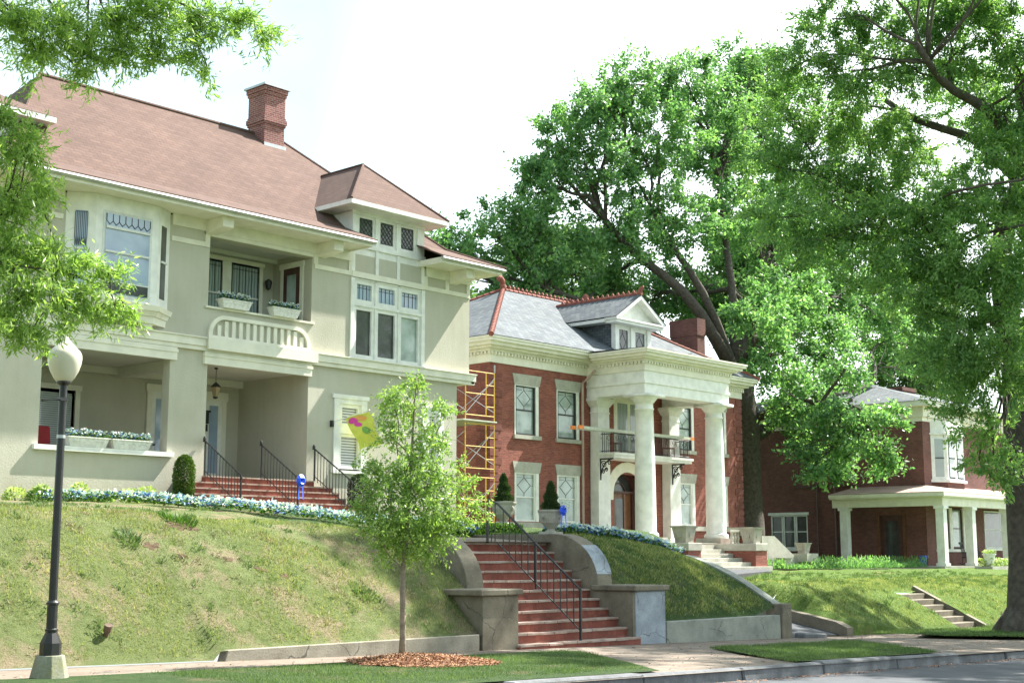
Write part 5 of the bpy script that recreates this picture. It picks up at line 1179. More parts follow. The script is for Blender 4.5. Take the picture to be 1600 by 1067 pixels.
# front steps between piers
m = MB()
for i in range(6): m.box(43.4 if i == 0 else 44.1, 49.0 if i == 0 else 48.1, 30.1 + i * .42, 30.6 + i * .42 if i < 5 else 32.9, .7, 1.1 + .17 * i)
fsx = m.build('front_steps', M['stone'], B, bev=.01)
for xx in (43.35, 48.05):
    MB().box(xx, xx + .85, 30.3, 32.9, .7, 1.72).build('step_pier', M['brick'], B); MB().box(xx - .04, xx + .89, 30.26, 32.9, 1.72, 2.02).build('pier_cap', M['stone'], B, bev=.02)
def boxurn(x, y, z, label, k=.84):
    T_ = thing('stone_planter', (x, y, z), label, 'planter', 'square stone planters beside the portico')
    MB().frus(x, y, z, z + .08 * k, .30 * k, .30 * k, .30 * k, .30 * k).frus(x, y, z + .08 * k, z + .68 * k, .30 * k, .30 * k, .40 * k, .40 * k).frus(x, y, z + .68 * k, z + .76 * k, .45 * k, .45 * k, .47 * k, .47 * k).build('planter_body', M['urn'], T_)
    for fm, cu in ((fr(y - .36 * k), x), (F(x - .36 * k, 0, 0, -1), -y)): MB().prism([(cu - .1 * k, z + .25 * k), (cu + .1 * k, z + .25 * k), (cu + .12 * k, z + .45 * k), (cu, z + .52 * k), (cu - .12 * k, z + .45 * k)], fm, -.05, .015).build('relief', M['urn'], T_)
boxurn(43.75, 30.75, 2.02, 'square stone planter on the left pier of the portico steps'); boxurn(48.48, 30.75, 2.02, 'square stone planter on the right pier of the portico steps')
# terrace balustrade and side stoop
Sd = thing('side_stoop', (52, 31.4, 1), 'stone stoop with sloping wing wall and brick piers beside the portico', 'stoop')
MB().box(49.6, 50.3, 31.6, 32.3, .8, 2.35).box(53.2, 53.95, 31.0, 31.7, .8, 1.25).box(49.0, 51.2, 32.3, 34.5, .8, 2.0).build('pier', M['brick_dark'], Sd)
MB().box(49.5, 50.4, 31.5, 32.4, 2.35, 2.7).build('pier_cap', M['stone'], Sd); MB().box(53.1, 54.05, 30.9, 31.8, 1.25, 1.62).build('pier_cap', M['stone'], Sd)
MB().prism([(50.3, 1.0), (53.2, 1.0), (53.2, 1.35), (51.3, 2.35), (50.3, 2.35)], fr(31.4), -.4, 0).build('wing_wall', M['stone'], Sd)
m = MB()
for q in range(3): m.lathe(49.2 - .25 + q * .22, 32.0, [(.08, 2.03), (.05, 2.1), (.09, 2.25), (.05, 2.42), (.08, 2.5)], 8)
m.box(48.7, 49.5, 31.9, 32.1, 2.5, 2.6); m.build('baluster', M['stone'], Sd)
boxurn(51.3, 31.0, .98, 'pale square planter on the ground left of the stoop wing wall', .6); boxurn(53.57, 31.35, 1.62, 'pale square planter on the low end pier of the stoop', .6)
# balcony chairs
def ironchair(x, y, z, label):
    T_ = thing('bistro_chair', (x, y, z), label, 'chair', 'chairs on the balcony')
    m = MB().box(x - .2, x + .2, y - .2, y + .2, z + .42, z + .46).build('seat', M['redwood'], T_)
    for a in (-.18, .18):
        for c in (-.18, .18): MB().tube([(x + a, y + c, z), (x + a, y + c, z + .42)], .015, 5).build('leg', M['redwood'], T_)
    m = MB(); 
    for a in (-.18, -.06, .06, .18): m.tube([(x + a, y + .19, z + .46), (x + a, y + .23, z + .92)], .014, 5)
    m.box(x - .2, x + .2, y + .21, y + .25, z + .88, z + .96); m.build('backrest', M['redwood'], T_)
ironchair(45.5, 35.4, 5.72, 'small reddish chair at the left end of the balcony'); ironchair(49.3, 35.4, 5.72, 'small reddish chair at the right end of the balcony')
# ladder across the rail
ld = thing('ladder', (46, 34.6, 6.5), 'long pale fibreglass ladder with orange ends lying across the balcony railing', 'ladder')
m = MB()
def lz(x): return 6.60 - .0 * x
for dz in (0, .0): pass
m.box(42.5, 49.9, 34.62, 34.66, 6.52, 6.64); m.build('rail', M['alu'], ld)
MB().box(42.5, 49.9, 35.02, 35.06, 6.52, 6.64).build('rail', M['alu'], ld)
m = MB()
for q in range(24): m.box(42.7 + q * .3, 42.735 + q * .3, 34.66, 35.02, 6.56, 6.59)
m.build('rungs', M['steel'], ld)
m = MB(); 
for y_ in (34.61, 35.01): m.box(42.2, 42.5, y_, y_ + .06, 6.51, 6.66); m.box(49.9, 50.15, y_, y_ + .06, 6.51, 6.65)
m.build('end_cap', M['orange'], ld)

# scaffold at the left side
Sc = thing('scaffold', (37, 35.6, 2.3), 'yellow frame scaffold with grey cross braces between the two houses', 'scaffold')
for li in range(3):
    z0 = 2.5 + li * 1.95
    for yy in (34.9, 37.1):
        m = MB(); x0, x1 = 36.0, 37.55
        m.tube([(x0, yy, z0), (x0, yy, z0 + 1.9)], .021, 6); m.tube([(x1, yy, z0), (x1, yy, z0 + 1.9)], .021, 6)
        for z in (z0 + .25, z0 + 1.05, z0 + 1.87): m.tube([(x0, yy, z), (x1, yy, z)], .018, 6)
        m.tube([(x1 - .45, yy, z0 + .25), (x1 - .45, yy, z0 + 1.87)], .022, 6)
        for z in (z0 + .6, z0 + 1.4): m.tube([(x1 - .45, yy, z), (x1, yy, z)], .018, 6)
        m.build('frame', M['yellow'], Sc)
    m = MB()
    for xx in (36.0, 37.55): m.tube([(xx, 34.9, z0 + .4), (xx, 37.1, z0 + 1.6)], .014, 5); m.tube([(xx, 34.9, z0 + 1.6), (xx, 37.1, z0 + .4)], .014, 5)
    m.tube([(36.0, 34.88, z0 + .3), (37.55, 34.88, z0 + 1.7)], .014, 5); m.build('cross_brace', M['steel'], Sc)
MB().box(35.8, 37.6, 34.8, 37.2, 6.42, 6.47).build('plank', M['alu'], Sc)
MB().tube([(37.57, 34.9, 8.3), (37.57, 34.9, 8.6)], .03, 6).build('pin', M['steel'], Sc)

# ================================================================ HOUSE 3
K = thing('corner_house', (67, 32, .9), 'dark red brick house with pale wraparound porch behind the far lawn', 'house')
m = MB(); fL = sideL(67.0); f32 = fr(32.0)
m.wall(fL, -46, -32.3, .5, 8.5, .3, [(-41.2, -38.9, 1.9, 3.7), (-34.6, -33.3, 1.0, 3.6), (-43.4, -42.6, 6.0, 7.9), (-43.3, -42.6, 1.9, 3.7)])
m.wall(f32, 67.0, 80, .5, 8.5, .3, [(68.2, 71.4, 1.85, 4.0), (74, 77, 1.85, 4.0)]); m.wall(sideR(80), 32.3, 46, .5, 8.5, .3)
m.build('wall', M['brick_brown_shaded'], K)
for a in (-41.2, -40.42, -39.64): window(K, fL, a, a + .74, 1.9, 3.7, 'dark', 'double', .08, .07, sill=False, fmat='white')
MB().fb(fL, -41.35, -38.8, .002, .1, 1.75, 1.9).fb(fL, -41.35, -38.8, .002, .05, 3.7, 3.85).build('sill', M['white'], K)
window(K, fL, -43.4, -42.6, 6.0, 7.9, 'dark', smat='white'); window(K, fL, -43.3, -42.6, 1.9, 3.7, 'dark')
MB().fb(fL, -43.3, -42.7, 0, .35, 5.9, 6.35).build('air_conditioner', M['white'], K)
dd = MB().fb(fL, -34.6, -33.3, -.1, -.04, 1.0, 3.6).build('side_door', M['darkwood'], K); MB().fb(fL, -34.3, -33.6, -.04, -.03, 1.3, 3.3).build('door_glass', M['glass_dark'], dd)
MB().fb(fL, -34.75, -34.6, .002, .05, 1.0, 3.7).fb(fL, -33.3, -33.15, .002, .05, 1.0, 3.7).build('door_casing', M['wood'], K)
for a in (68.2, 69.85): window(K, f32, a + .12, a + 1.43, 1.9, 3.95, 'shade', 'double', .08, .08, sill=False, fmat='darkwood')
MB().fb(f32, 68.05, 68.32, -.1, .05, 1.85, 4.0).fb(f32, 69.63, 69.97, -.1, .05, 1.85, 4.0).fb(f32, 71.28, 71.55, -.1, .05, 1.85, 4.0).fb(f32, 68.0, 71.6, .0, .1, 1.7, 1.85).build('window_casing', M['white'], K)
window(K, f32, 74.1, 76.9, 1.9, 3.95, 'dark')
# second-floor bay
Bx = [(67.9, 32.0), (68.6, 31.45), (70.6, 31.45), (71.3, 32.0)]
def bay3(m, off, z0, z1):
    a = [(Bx[0][0] - off, 32.0), (Bx[1][0] - off * .5, 31.45 - off), (Bx[2][0] + off * .5, 31.45 - off), (Bx[3][0] + off, 32.0)]; i = len(m.v)
    m.v += [(x, y, z0) for x, y in a] + [(x, y, z1) for x, y in a]; m.f += [(i, i + 1, i + 2, i + 3), (i + 4, i + 5, i + 6, i + 7), (i, i + 1, i + 5, i + 4), (i + 1, i + 2, i + 6, i + 5), (i + 2, i + 3, i + 7, i + 6), (i + 3, i, i + 4, i + 7)]
m = MB(); bay3(m, 0, 5.4, 8.5); m.build('bay_window_wall', M['white'], K)
m = MB(); bay3(m, .12, 5.28, 5.42); m.build('bay_sill', M['white'], K); m = MB(); bay3(m, .1, 7.75, 7.85); m.build('bay_lintel', M['white'], K)
m = MB(); bay3(m, -.02, 4.6, 5.28); m.build('bay_base', M['brick_brown_shaded'], K)
fb3 = fr(31.44); window(K, fb3, 68.75, 69.5, 5.5, 7.6, 'blind', 'double', -.01, .06, sill=False, fmat='lead'); window(K, fb3, 69.75, 70.5, 5.5, 7.6, 'blind', 'double', -.01, .06, sill=False, fmat='lead')
window(K, F(67.9, 32, .7, -.55), .15, .75, 5.5, 7.6, 'blind', 'double', -.01, .06, sill=False, fmat='lead')
m = MB(); m.box(66.95, 80.05, 31.95, 46, 8.4, 8.62); m.box(66.85, 80.15, 31.85, 46.1, 8.62, 9.15); m.box(66.4, 80.6, 31.4, 46.5, 9.15, 9.42); m.build('cornice', M['trim'], K)
r = MB(); c_ = [(66.35, 31.35, 9.43), (80.65, 31.35, 9.43), (80.65, 46.6, 9.43), (66.35, 46.6, 9.43)]; A1, A2 = (73, 38.9, 11.6), (74, 38.9, 11.6)
r.face([c_[0], c_[1], A2, A1]); r.face([c_[1], c_[2], A2]); r.face([c_[2], c_[3], A1, A2]); r.face([c_[3], c_[0], A1]); rf3 = r.build('roof', M['slate'], K)
MB().box(73.0, 74.6, 36.0, 36.8, 9.8, 11.0).box(72.92, 74.68, 35.92, 36.88, 10.85, 11.05).build('chimney', M['brick_brown_shaded'], rf3)
MB().tube([(66.9, 37.1, 8.5), (66.9, 37.1, 1.0)], .07, 8).tube([(66.9, 38.2, 8.5), (66.9, 38.2, 1.0)], .05, 8).build('downspout', M['darkwood'], K)
MB().fb(fL, -39.6, -36.0, .002, .08, 5.15, 5.28).build('string_course', M['darkwood'], K)
# porch
pr = MB(); pr.face([(64.2, 36.0, 4.62), (64.2, 29.7, 4.62), (67.0, 32.0, 5.1), (67.0, 36.0, 5.1)]); pr.face([(64.2, 29.7, 4.62), (80.5, 29.7, 4.62), (80.5, 32, 5.1), (67, 32, 5.1)]); pr.build('porch_roof', plain('metal_porch_roof', (.42, .30, .25), .5, .35, 1.5), K)
m = MB(); m.box(64.2, 80.5, 29.7, 29.78, 4.42, 4.6); m.box(64.2, 64.28, 29.78, 36, 4.42, 4.6); m.box(64.28, 80.5, 29.78, 32.0, 4.36, 4.42); m.box(64.28, 67.0, 32.0, 36, 4.36, 4.42)
m.box(64.55, 80.3, 29.95, 30.35, 3.95, 4.36); m.box(64.55, 64.95, 30.35, 36, 3.95, 4.36); m.build('porch_beam', M['trim'], K)
MB().box(64.4, 80.3, 29.9, 32.0, .4, 1.0).box(64.4, 67.0, 32.0, 36, .4, 1.0).build('porch_floor', M['stone'], K)
for (x, y) in ((64.78, 30.15), (68.1, 30.15), (72.6, 30.15), (77, 30.15), (64.78, 35.4)):
    m = MB(); m.box(x - .2, x + .2, y - .2, y + .2, 1.15, 3.8); m.box(x - .26, x + .26, y - .26, y + .26, 1.0, 1.15); m.box(x - .27, x + .27, y - .27, y + .27, 3.8, 3.95); m.build('porch_column', M['white'], K)
# porch things
def rocker(x, y, z, label):
    T_ = thing('rocking_chair', (x, y, z), label, 'chair', 'rocking chairs on the far porch')
    MB().box(x - .26, x + .26, y - .22, y + .24, z + .4, z + .44).build('seat', M['black'], T_)
    m = MB()
    for a in (-.2, -.1, 0, .1, .2): m.tube([(x + a, y + .22, z + .44), (x + a, y + .38, z + 1.15)], .016, 5)
    m.box(x - .26, x + .26, y + .34, y + .4, z + 1.1, z + 1.2); m.build('backrest', M['black'], T_)
    for a in (-.25, .25):
        for c in (-.2, .22): MB().tube([(x + a, y + c, z + .05), (x + a, y + c, z + (.42 if c > 0 else .66))], .018, 5).build('leg', M['black'], T_)
        MB().tube([(x + a, y - .4 + q * .1, z + .02 + .015 * (q - 4) ** 2 * .5) for q in range(9)], .018, 5).build('rocker', M['black'], T_)
        MB().box(x + a - .03, x + a + .03, y - .24, y + .26, z + .65, z + .68).build('armrest', M['black'], T_)
rocker(69.6, 31.0, 1.0, 'black rocking chair under the porch windows left of the second column'); rocker(71.4, 31.0, 1.0, 'black rocking chair half hidden past the second porch column')
tag(MB().lathe(64.4 + 1.2, 31.6, [(.16, 1.0), (.2, 1.5), (.21, 1.52), (.0, 1.52)], 12).build('bucket', M['blueplastic']), 'blue plastic bucket on the porch beside the corner column', 'bucket')
pf = thing('terrace_planter', (67, 28.6, .8), 'low stone planter box of pale trailing plants before the far porch', 'planter')
MB().box(65.5, 71.5, 28.0, 28.9, .4, 1.0).build('planter_body', M['stone'], pf)
rng = np.random.default_rng(9); quadmesh('foliage', petals(rng, 2500, (2.8, .4, .2), (68.6, 28.5, 1.15), .12), 4, M['hosta'], pf)
for x, lb in ((66.1, 'pale conical pot on the left end of the low stone planter'), (69.8, 'pale conical pot on the low stone planter near the big trunk')):
    T_ = thing('plant_pot', (x, 28.4, 1.0), lb, 'pot', 'pots on the stone planter'); MB().lathe(x, 28.4, [(.17, 1.0), (.3, 1.55), (.33, 1.56), (.33, 1.62), (0, 1.62)], 12).build('pot', M['planter'], T_); quadmesh('plant', petals(rng, 120, (.25, .25, .08), (x, 28.4, 1.68), .1), 4, M['hosta'], T_)
n = 8000; x = rng.uniform(50, 64, n); y = 31.4 + rng.uniform(-1.0, 1.0, n); p = np.stack([x, y, .95 + rng.uniform(0, 1, n) ** 1.5 * .5 * (.6 + .4 * np.sin(x * 1.3))], 1); d = rdir(rng, n); d[:, 2] = np.abs(d[:, 2]) + .8; d /= np.linalg.norm(d, axis=1, keepdims=True)
tag(quadmesh('border_planting', leafquads(rng, p, d, .18, .045), 4, M['leaf_oak']), 'tall strappy green border along the side of the dark brick house', 'border', kind='stuff')

# HOUSE 4 far right
Q = thing('far_house', (93, 40, 1), 'orange red brick house with pale eaves glimpsed beyond the porch', 'house')
m = MB(); f40 = fr(40.0); m.wall(f40, 88, 104, .3, 7.6, .3, [(92.4, 94.0, 5.3, 7.2), (92, 94.5, 1.3, 3.6)]); m.wall(sideL(88), -52, -40.3, .3, 7.6, .3); m.wall(sideR(104), 40.3, 52, .3, 7.6, .3)
m.build('wall', M['brick'], Q); window(Q, f40, 92.4, 93.15, 5.3, 7.2, 'blue', fmat='white'); window(Q, f40, 93.25, 94.0, 5.3, 7.2, 'blue', fmat='white'); window(Q, f40, 92, 94.5, 1.3, 3.6, 'dark', fmat='white')
MB().box(87.3, 104.7, 39.2, 52.6, 7.6, 8.9).build('eaves', M['trim'], Q)
r = MB(); r.face([(87, 39, 8.92), (105, 39, 8.92), (99, 46, 12), (93, 46, 12)]); r.face([(87, 39, 8.92), (93, 46, 12), (87, 53, 8.92)]); r.face([(105, 39, 8.92), (99, 46, 12), (105, 53, 8.92)]); r.face([(87, 53, 8.92), (93, 46, 12), (99, 46, 12), (105, 53, 8.92)]); r.build('roof', M['slate'], Q)
MB().box(86, 104, 36.6, 40, 3.9, 4.9).build('porch_beam', M['white'], Q)
r = MB(); r.face([(85.7, 36.3, 4.92), (104.3, 36.3, 4.92), (104.3, 40, 5.6), (85.7, 40, 5.6)]); r.build('porch_roof', M['slate'], Q)
for x in (86.5, 91.2, 95.8, 100): MB().box(x - .25, x + .25, 36.8, 37.3, .8, 3.9).build('porch_column', M['white'], Q)

# ================================================================ TREES
def tree_root(name, x, y, z, label): return thing(name, (x, y, z), label, 'tree')
# oak behind the brick house
OAK = [(49.8, 44.2, 18.0, 1.6), (51.2, 44, 20.9, 1.5), (55.0, 42.7, 25.0, 1.4), (58.8, 42, 26.8, 1.5), (68.5, 42, 27.5, 2.0), (69, 42.5, 30.5, 2.0), (44.6, 46.5, 14.6, 1.2), (45.5, 46.5, 16.4, 1.2),
       (59.5, 30, 8.0, 1.1), (59.7, 30.5, 6.4, .8), (60.0, 32, 6.9, 1.1), (59.9, 30.4, 5.6, .5), (60.6, 33, 6.2, .7), (61.0, 33, 10.6, 1.3), (59.2, 34, 5.7, .9), (60.1, 33, 8.2, 1.5),
       (63.3, 42, 15.1, 2.1), (65.6, 41, 13.8, 2.1), (64.1, 38, 15.8, 2.4), (68.0, 38, 13.1, 2.5), (74.6, 39, 16.3, 3.0), (78.6, 39, 14.4, 2.8), (62.9, 36, 9.0, 1.9), (77.2, 42, 20.3, 3.6), (71.0, 42, 19.2, 2.7), (60.1, 44, 15.3, 1.7), (56.8, 45, 15.6, 1.7),
       (46.2, 46.0, 16.0, 1.7), (48.6, 45.0, 17.0, 2.0), (49.3, 44.5, 14.2, 2.0), (51.0, 44.0, 19.6, 2.1), (52.0, 44.0, 22.6, 1.8), (53.8, 43.0, 24.2, 2.0), (56.6, 42.4, 26.3, 2.1), (60.8, 42.0, 27.4, 2.1), (66.0, 42.0, 29.6, 1.8), (64.6, 42.0, 27.3, 2.1),
       (71, 43, 30, 2.6), (54, 42.5, 21.2, 2.6), (57.5, 41.6, 23.3, 2.8), (62.5, 41.2, 24.3, 2.8), (51.6, 43.5, 16.4, 2.4), (54.4, 42.6, 17.5, 2.6), (58.0, 40.8, 18.8, 2.7), (62.3, 40.4, 19.6, 2.8),
       (48.3, 46.5, 13.0, 1.6), (52.0, 45.4, 13.8, 2.0), (56.2, 44.4, 15.0, 2.0), (61.5, 43.2, 15.7, 2.4), (67.5, 42, 24.6, 2.9), (68.0, 41.4, 20.0, 2.8), (72.5, 42, 22.5, 3.0), (73, 41.5, 18, 2.8),
       (56.3, 35.2, 13.0, 1.7), (58.2, 35.6, 11.2, 1.8), (60.0, 35.2, 9.2, 1.7), (59.3, 34.2, 6.9, 1.25), (62.8, 35.0, 6.9, 1.4), (63.8, 37.2, 10.4, 2.0), (64.2, 40.0, 14.4, 2.5), (61.8, 34.4, 5.9, .9), (60.8, 36.5, 13.6, 1.8)]
T_ = tree_root('oak_tree', 60.3, 38.6, .9, 'huge spreading oak rising behind the red brick house')
tb = MB(); rg = random.Random(11)
tb.tube([(60.3, 38.6, .5), (60.4, 38.6, 1.5), (60.3, 38.6, 5), (60.4, 38.6, 8.5), (60.0, 38.8, 11)], [1.35, 1.0, .88, .82, .7], 14)
hubs = [(60.3, 38.6, 8.6, .45), (60.0, 38.8, 11, .5)]
def big(a, b, r0, r1, seg=8, jit=.05, sag=.04):
    p = limb(tb, rg, a, b, r0, r1, seg, jit, sag, 9)
    for q in (3, 5, 6, 7, seg): hubs.append((*p[q], r0 + (r1 - r0) * q / seg))
big((60.0, 38.8, 10.8), (56.2, 41.3, 19.5), .30, .10); big((60.0, 38.8, 10.8), (62.5, 41, 23), .30, .10); big((60.0, 38.8, 10.5), (50.5, 43.5, 14.4), .26, .09); big((60.2, 38.6, 9.5), (66.5, 41, 19), .38, .14)
big((60.4, 38.6, 7.4), (64.0, 36.6, 9.3), .45, .22, 8, .04, .03); big((60.3, 38.5, 10.0), (57.0, 35.6, 12.0), .35, .15); big((60.0, 38.8, 10.8), (53, 42.8, 19.6), .38, .12); big((60.6, 38.3, 8.4), (60.6, 32.5, 9.0), .26, .1); big((60.6, 33.5, 9.0), (60.2, 30.6, 7.4), .1, .04)
branches(tb, OAK, hubs, 4, .2, 8, .04)
tb.build('trunk', M['bark'], T_, True)
crown('crown', OAK, M['leaf_oak'], T_, 21, 7.6, .60, 105, .25, .13, .1, .3)

# background trees
def bgtree(x, y, z, blobs, label, seed, mat='leaf_far', dens=12, ln=.30, wd=.2, trr=.45):
    T_ = tree_root('background_tree', x, y, z, label); T_['group'] = 'trees behind the houses'; tb = MB(); rg = random.Random(seed); top = max(b_[2] for b_ in blobs)
    tb.tube([(x, y, z - .5), (x, y, z + (top - z) * .25), (x + .3, y, z + (top - z) * .6)], [trr * 1.2, trr, trr * .5], 9)
    branches(tb, blobs, [(x, y, z + (top - z) * .3, trr * .6), (x + .3, y, z + (top - z) * .58, trr * .5)], seed, .25, 4, .05)
    tb.build('trunk', M['bark'], T_, True); crown('crown', blobs, M[mat], T_, seed + 50, dens, .8, 55, ln, wd, .1, .3)
bgtree(52, 55, 1.5, [(49.5, 54, 14, 2.6), (53, 55, 16, 3), (57, 56, 14.5, 3), (60, 55, 12, 3), (52, 54, 10.5, 2.5), (56, 55, 10, 2.8), (47, 56, 11.5, 2.2)], 'rounded tree low behind the slate roof', 1)
bgtree(84, 54, 1, [(80, 53, 19, 3.0), (85, 54, 21, 3.4), (90, 54, 20, 3.2), (82, 52, 23.5, 3.2), (88, 54, 25, 3.2), (94, 55, 22, 3.2)], 'broad tree above the roof of the dark brick house', 2)
bgtree(106, 50, 1, [(100, 49, 16, 3.4), (105, 50, 20, 3.8), (110, 50, 17, 3.6), (103, 48, 12.5, 3), (109, 50, 24, 3.6), (98, 49, 21, 3.2)], 'tree behind the far right house', 3)
bgtree(70, 60, 1, [(66, 58, 13, 3), (70, 60, 17, 3.4), (75, 60, 15, 3.2), (68, 59, 21, 3.2), (73, 60, 22, 3.2), (78, 61, 19.5, 3.2)], 'tree filling the gap behind the huge oak', 4)

# unseen trees across the street, added for window reflections and to block low sky
T0 = tree_root('unseen_street_tree', -14, -30, .3, 'unseen tree added across the street, behind the viewer'); T0['group'] = 'unseen trees added across the street'
bl_ = [(-14, -30, 8, 3.2), (-17, -30, 6.5, 2.6), (-11, -29.5, 6.8, 2.7), (-14.5, -28, 5.2, 2.4), (-12.5, -31, 10.5, 2.6), (-16, -30.5, 10.2, 2.5)]
tb = MB(); rg = random.Random(3); tb.tube([(-14, -30, -.2), (-14, -30, 3), (-14, -30, 7)], [.5, .38, .2], 9); branches(tb, bl_, [(-14, -30, 3.5, .2)], 2, .15, 3, .04)
tb.build('trunk', M['bark'], T0, True); crown('crown', bl_, M['leaf_far'], T0, 88, 7, .8, 60, .42, .28, .1, .2)
for i, dx in enumerate((14, 27, 41, 56, 70)): dup(T0, (dx, (-1.5, .8, -.6, 1.2, -1)[i], -.0225 * dx), 'unseen tree added across the street, behind the viewer')
# street oak at right
RT = [(33.8, 15, 14.5, 1.1), (35.0, 13.6, 14.4, 1.2), (32.4, 15.5, 14.2, .9), (34.6, 14.6, 16.4, 1.3),
      (31.38, 17, 15.57, 1.19), (30.51, 17.5, 14.22, 1.0), (31.38, 16.5, 14.03, 1.17), (32.65, 16, 15.5, 1.19), (33.61, 15, 15.7, 1.19), (34.54, 14, 15.52, 1.19), (31.16, 18.5, 13.21, 1.03), (32.66, 18, 13.28, 1.22), (33.29, 17, 13.03, 1.22), (30.75, 18.5, 11.71, 1.18), (32.2, 18, 11.56, 1.38), (32.79, 17, 11.32, 1.37), (33.43, 16, 11.97, 1.02), (33.66, 14, 11.8, 1.16), (34.6, 13.5, 12.6, 1.0),
      (30.0, 18, 10.1, 1.0), (30.63, 17, 9.55, 1.3), (31.43, 16, 9.53, 1.29), (31.91, 15, 9.95, 1.29), (32.32, 14, 10.19, 1.28), (33.87, 13.5, 10.23, 1.14), (31.37, 15.5, 8.3, 1.12), (31.78, 14.5, 8.55, 1.27), (32.09, 13.5, 8.45, 1.25), (32.74, 13, 8.01, .94), (31.64, 15, 7.5, .8), (31.98, 14, 7.23, 1.09), (32.3, 13.2, 6.87, 1.08), (31.87, 14.5, 6.17, .94),
      (32.93, 14, 5.91, .95), (32.41, 13, 5.62, .77), (32.46, 14.5, 4.95, .79), (33.15, 14, 4.65, .55), (33.45, 14.5, 3.9, .56), (33.38, 14, 3.48, .4), (33.23, 13.5, 4.16, .47), (32.96, 15.5, 6.53, .65),
      (38.5, 13.5, 10.5, 2.2), (39, 14.5, 14, 2.3), (36, 12, 16.5, 2.3), (31.5, 14, 17.5, 1.8), (30, 16, 17, 1.6), (36.5, 16, 18, 2.4), (38.8, 12, 7.8, 1.8), (36, 10.5, 9.5, 1.8), (37, 17.5, 11, 2.0), (35.5, 18, 14, 2.0), (33, 16, 18.5, 2.0), (36, 11.5, 12.8, 1.8),
      (38, 9.5, 15.5, 1.9), (41, 10.5, 15, 2.0), (41.5, 13, 17.5, 2.0), (38.5, 11, 18.5, 1.9), (43, 12, 12.5, 1.9), (35, 9.0, 17.5, 1.5), (32.5, 11, 17.8, 1.3), (44, 14.5, 15, 1.9), (40.5, 8.5, 12, 1.7), (42.5, 15.5, 11, 1.8), (38, 16, 14.8, 1.7),
      (31, 12.5, 17.4, 1.3), (33, 8.5, 17.2, 1.4), (35.5, 11.5, 18.2, 1.4), (37.2, 8.0, 17.0, 1.5), (40, 12.5, 16.5, 1.7), (30.5, 10, 17.5, 1.0), (43.5, 9.5, 16.5, 1.7), (34.3, 7.0, 15.8, 1.2),
      (33, 8.5, 10, 1.8), (36, 9, 12, 2.0), (31, 7.2, 9.3, 1.5), (38, 10, 9, 2.0), (34, 7.5, 13, 1.8), (29.8, 7.2, 11, 1.4), (36.5, 7, 9.5, 1.6), (31.8, 8.6, 12.4, 1.5), (39.5, 8.5, 10.5, 1.8)]
T_ = tree_root('street_oak', 35.0, 14.3, -.5, 'tall oak with thick trunk at the right edge between sidewalk and road')
tb = MB(); rg = random.Random(31)
tb.tube([(35.35, 14.3, -.9), (35.35, 14.3, -.35), (35.4, 14.3, .1), (35.5, 14.3, 1.4), (35.5, 14.3, 3.2), (35.4, 14.3, 4.0), (35.6, 14.3, 4.6), (35.6, 14.3, 6.2), (35.4, 14.3, 7.6)], [.85, .63, .49, .41, .40, .50, .41, .37, .33], 16)
for a in (0.3, 1.6, 2.9, 4.1, 5.2): tb.tube([(35.4 + .3 * math.cos(a), 14.3 + .3 * math.sin(a), .1), (35.4 + .65 * math.cos(a), 14.3 + .65 * math.sin(a), -.3), (35.4 + 1.0 * math.cos(a), 14.3 + 1.0 * math.sin(a), -.55)], [.26, .22, .08], 8)
hubs = [(35.3, 14.3, 7.4, .35)]
big((35.3, 14.3, 7.2), (31.6, 15.4, 10.4), .2, .08, 8, .05, .05); big((35.3, 14.3, 7.4), (36.2, 14, 14.5), .34, .16); big((35.3, 14.3, 6.9), (32.6, 16.8, 10.8), .17, .07, 8, .06, .05)
big((36.0, 14, 12), (31.2, 14.6, 14.2), .2, .08); big((35.4, 14.3, 7.0), (38.5, 13.2, 10), .26, .12); big((35.3, 14.3, 6.4), (33.9, 14.0, 6.6), .13, .06); big((36, 14, 11.5), (35.5, 17.6, 14.5), .18, .08)
branches(tb, RT, hubs, 8, .055, 8, .013, 2)
tb.build('trunk', M['bark'], T_, True)
crown('crown', RT, M['leaf_willow'], T_, 41, 24, .33, 110, .14, .05, .35, .2, .35, 62)

# near oak at left (trunk outside the frame)
NT = [(6.9, 13.4, 7.28, .38), (7.37, 13.3, 7.32, .39), (7.91, 13.3, 7.52, .4), (8.43, 13.2, 7.65, .41), (8.96, 13.1, 7.82, .38), (9.44, 13.0, 7.89, .29), (9.82, 13.0, 7.84, .2), (7.19, 13.5, 7.0, .28), (7.67, 13.4, 7.1, .27), (8.09, 13.3, 7.19, .25), (8.49, 13.2, 7.24, .24), (8.96, 13.2, 7.37, .2), (9.17, 13.2, 7.23, .11), (7.68, 13.4, 6.88, .14), (6.85, 13.6, 6.17, .27),
      (7.09, 13.6, 5.87, .35), (7.22, 13.6, 6.08, .21), (7.1, 13.7, 5.32, .38), (7.39, 13.7, 5.52, .25), (7.06, 13.7, 4.75, .41), (7.45, 13.6, 4.8, .31), (7.83, 13.6, 4.79, .25), (8.18, 13.5, 4.68, .21), (7.4, 13.6, 4.37, .35), (7.87, 13.5, 4.42, .28), (8.28, 13.5, 4.33, .18), (8.49, 13.5, 4.25, .12), (7.17, 13.7, 4.07, .31), (7.4, 13.7, 3.89, .21), (7.72, 13.6, 4.06, .14), (8.1, 13.6, 4.25, .16),
      (5.9, 13.8, 6.5, .8), (4.5, 14.2, 7.6, 1.5), (6.2, 13.6, 8.4, .8), (7.6, 13.2, 8.3, .7), (8.6, 13.0, 8.5, .6), (3, 14.4, 9, 1.8), (2.0, 14.2, 6.6, 1.5), (5.4, 13.8, 4.9, .8), (4.6, 14, 10.2, 1.6), (6.4, 13.8, 5.6, .5), (6.3, 13.8, 4.2, .5)]
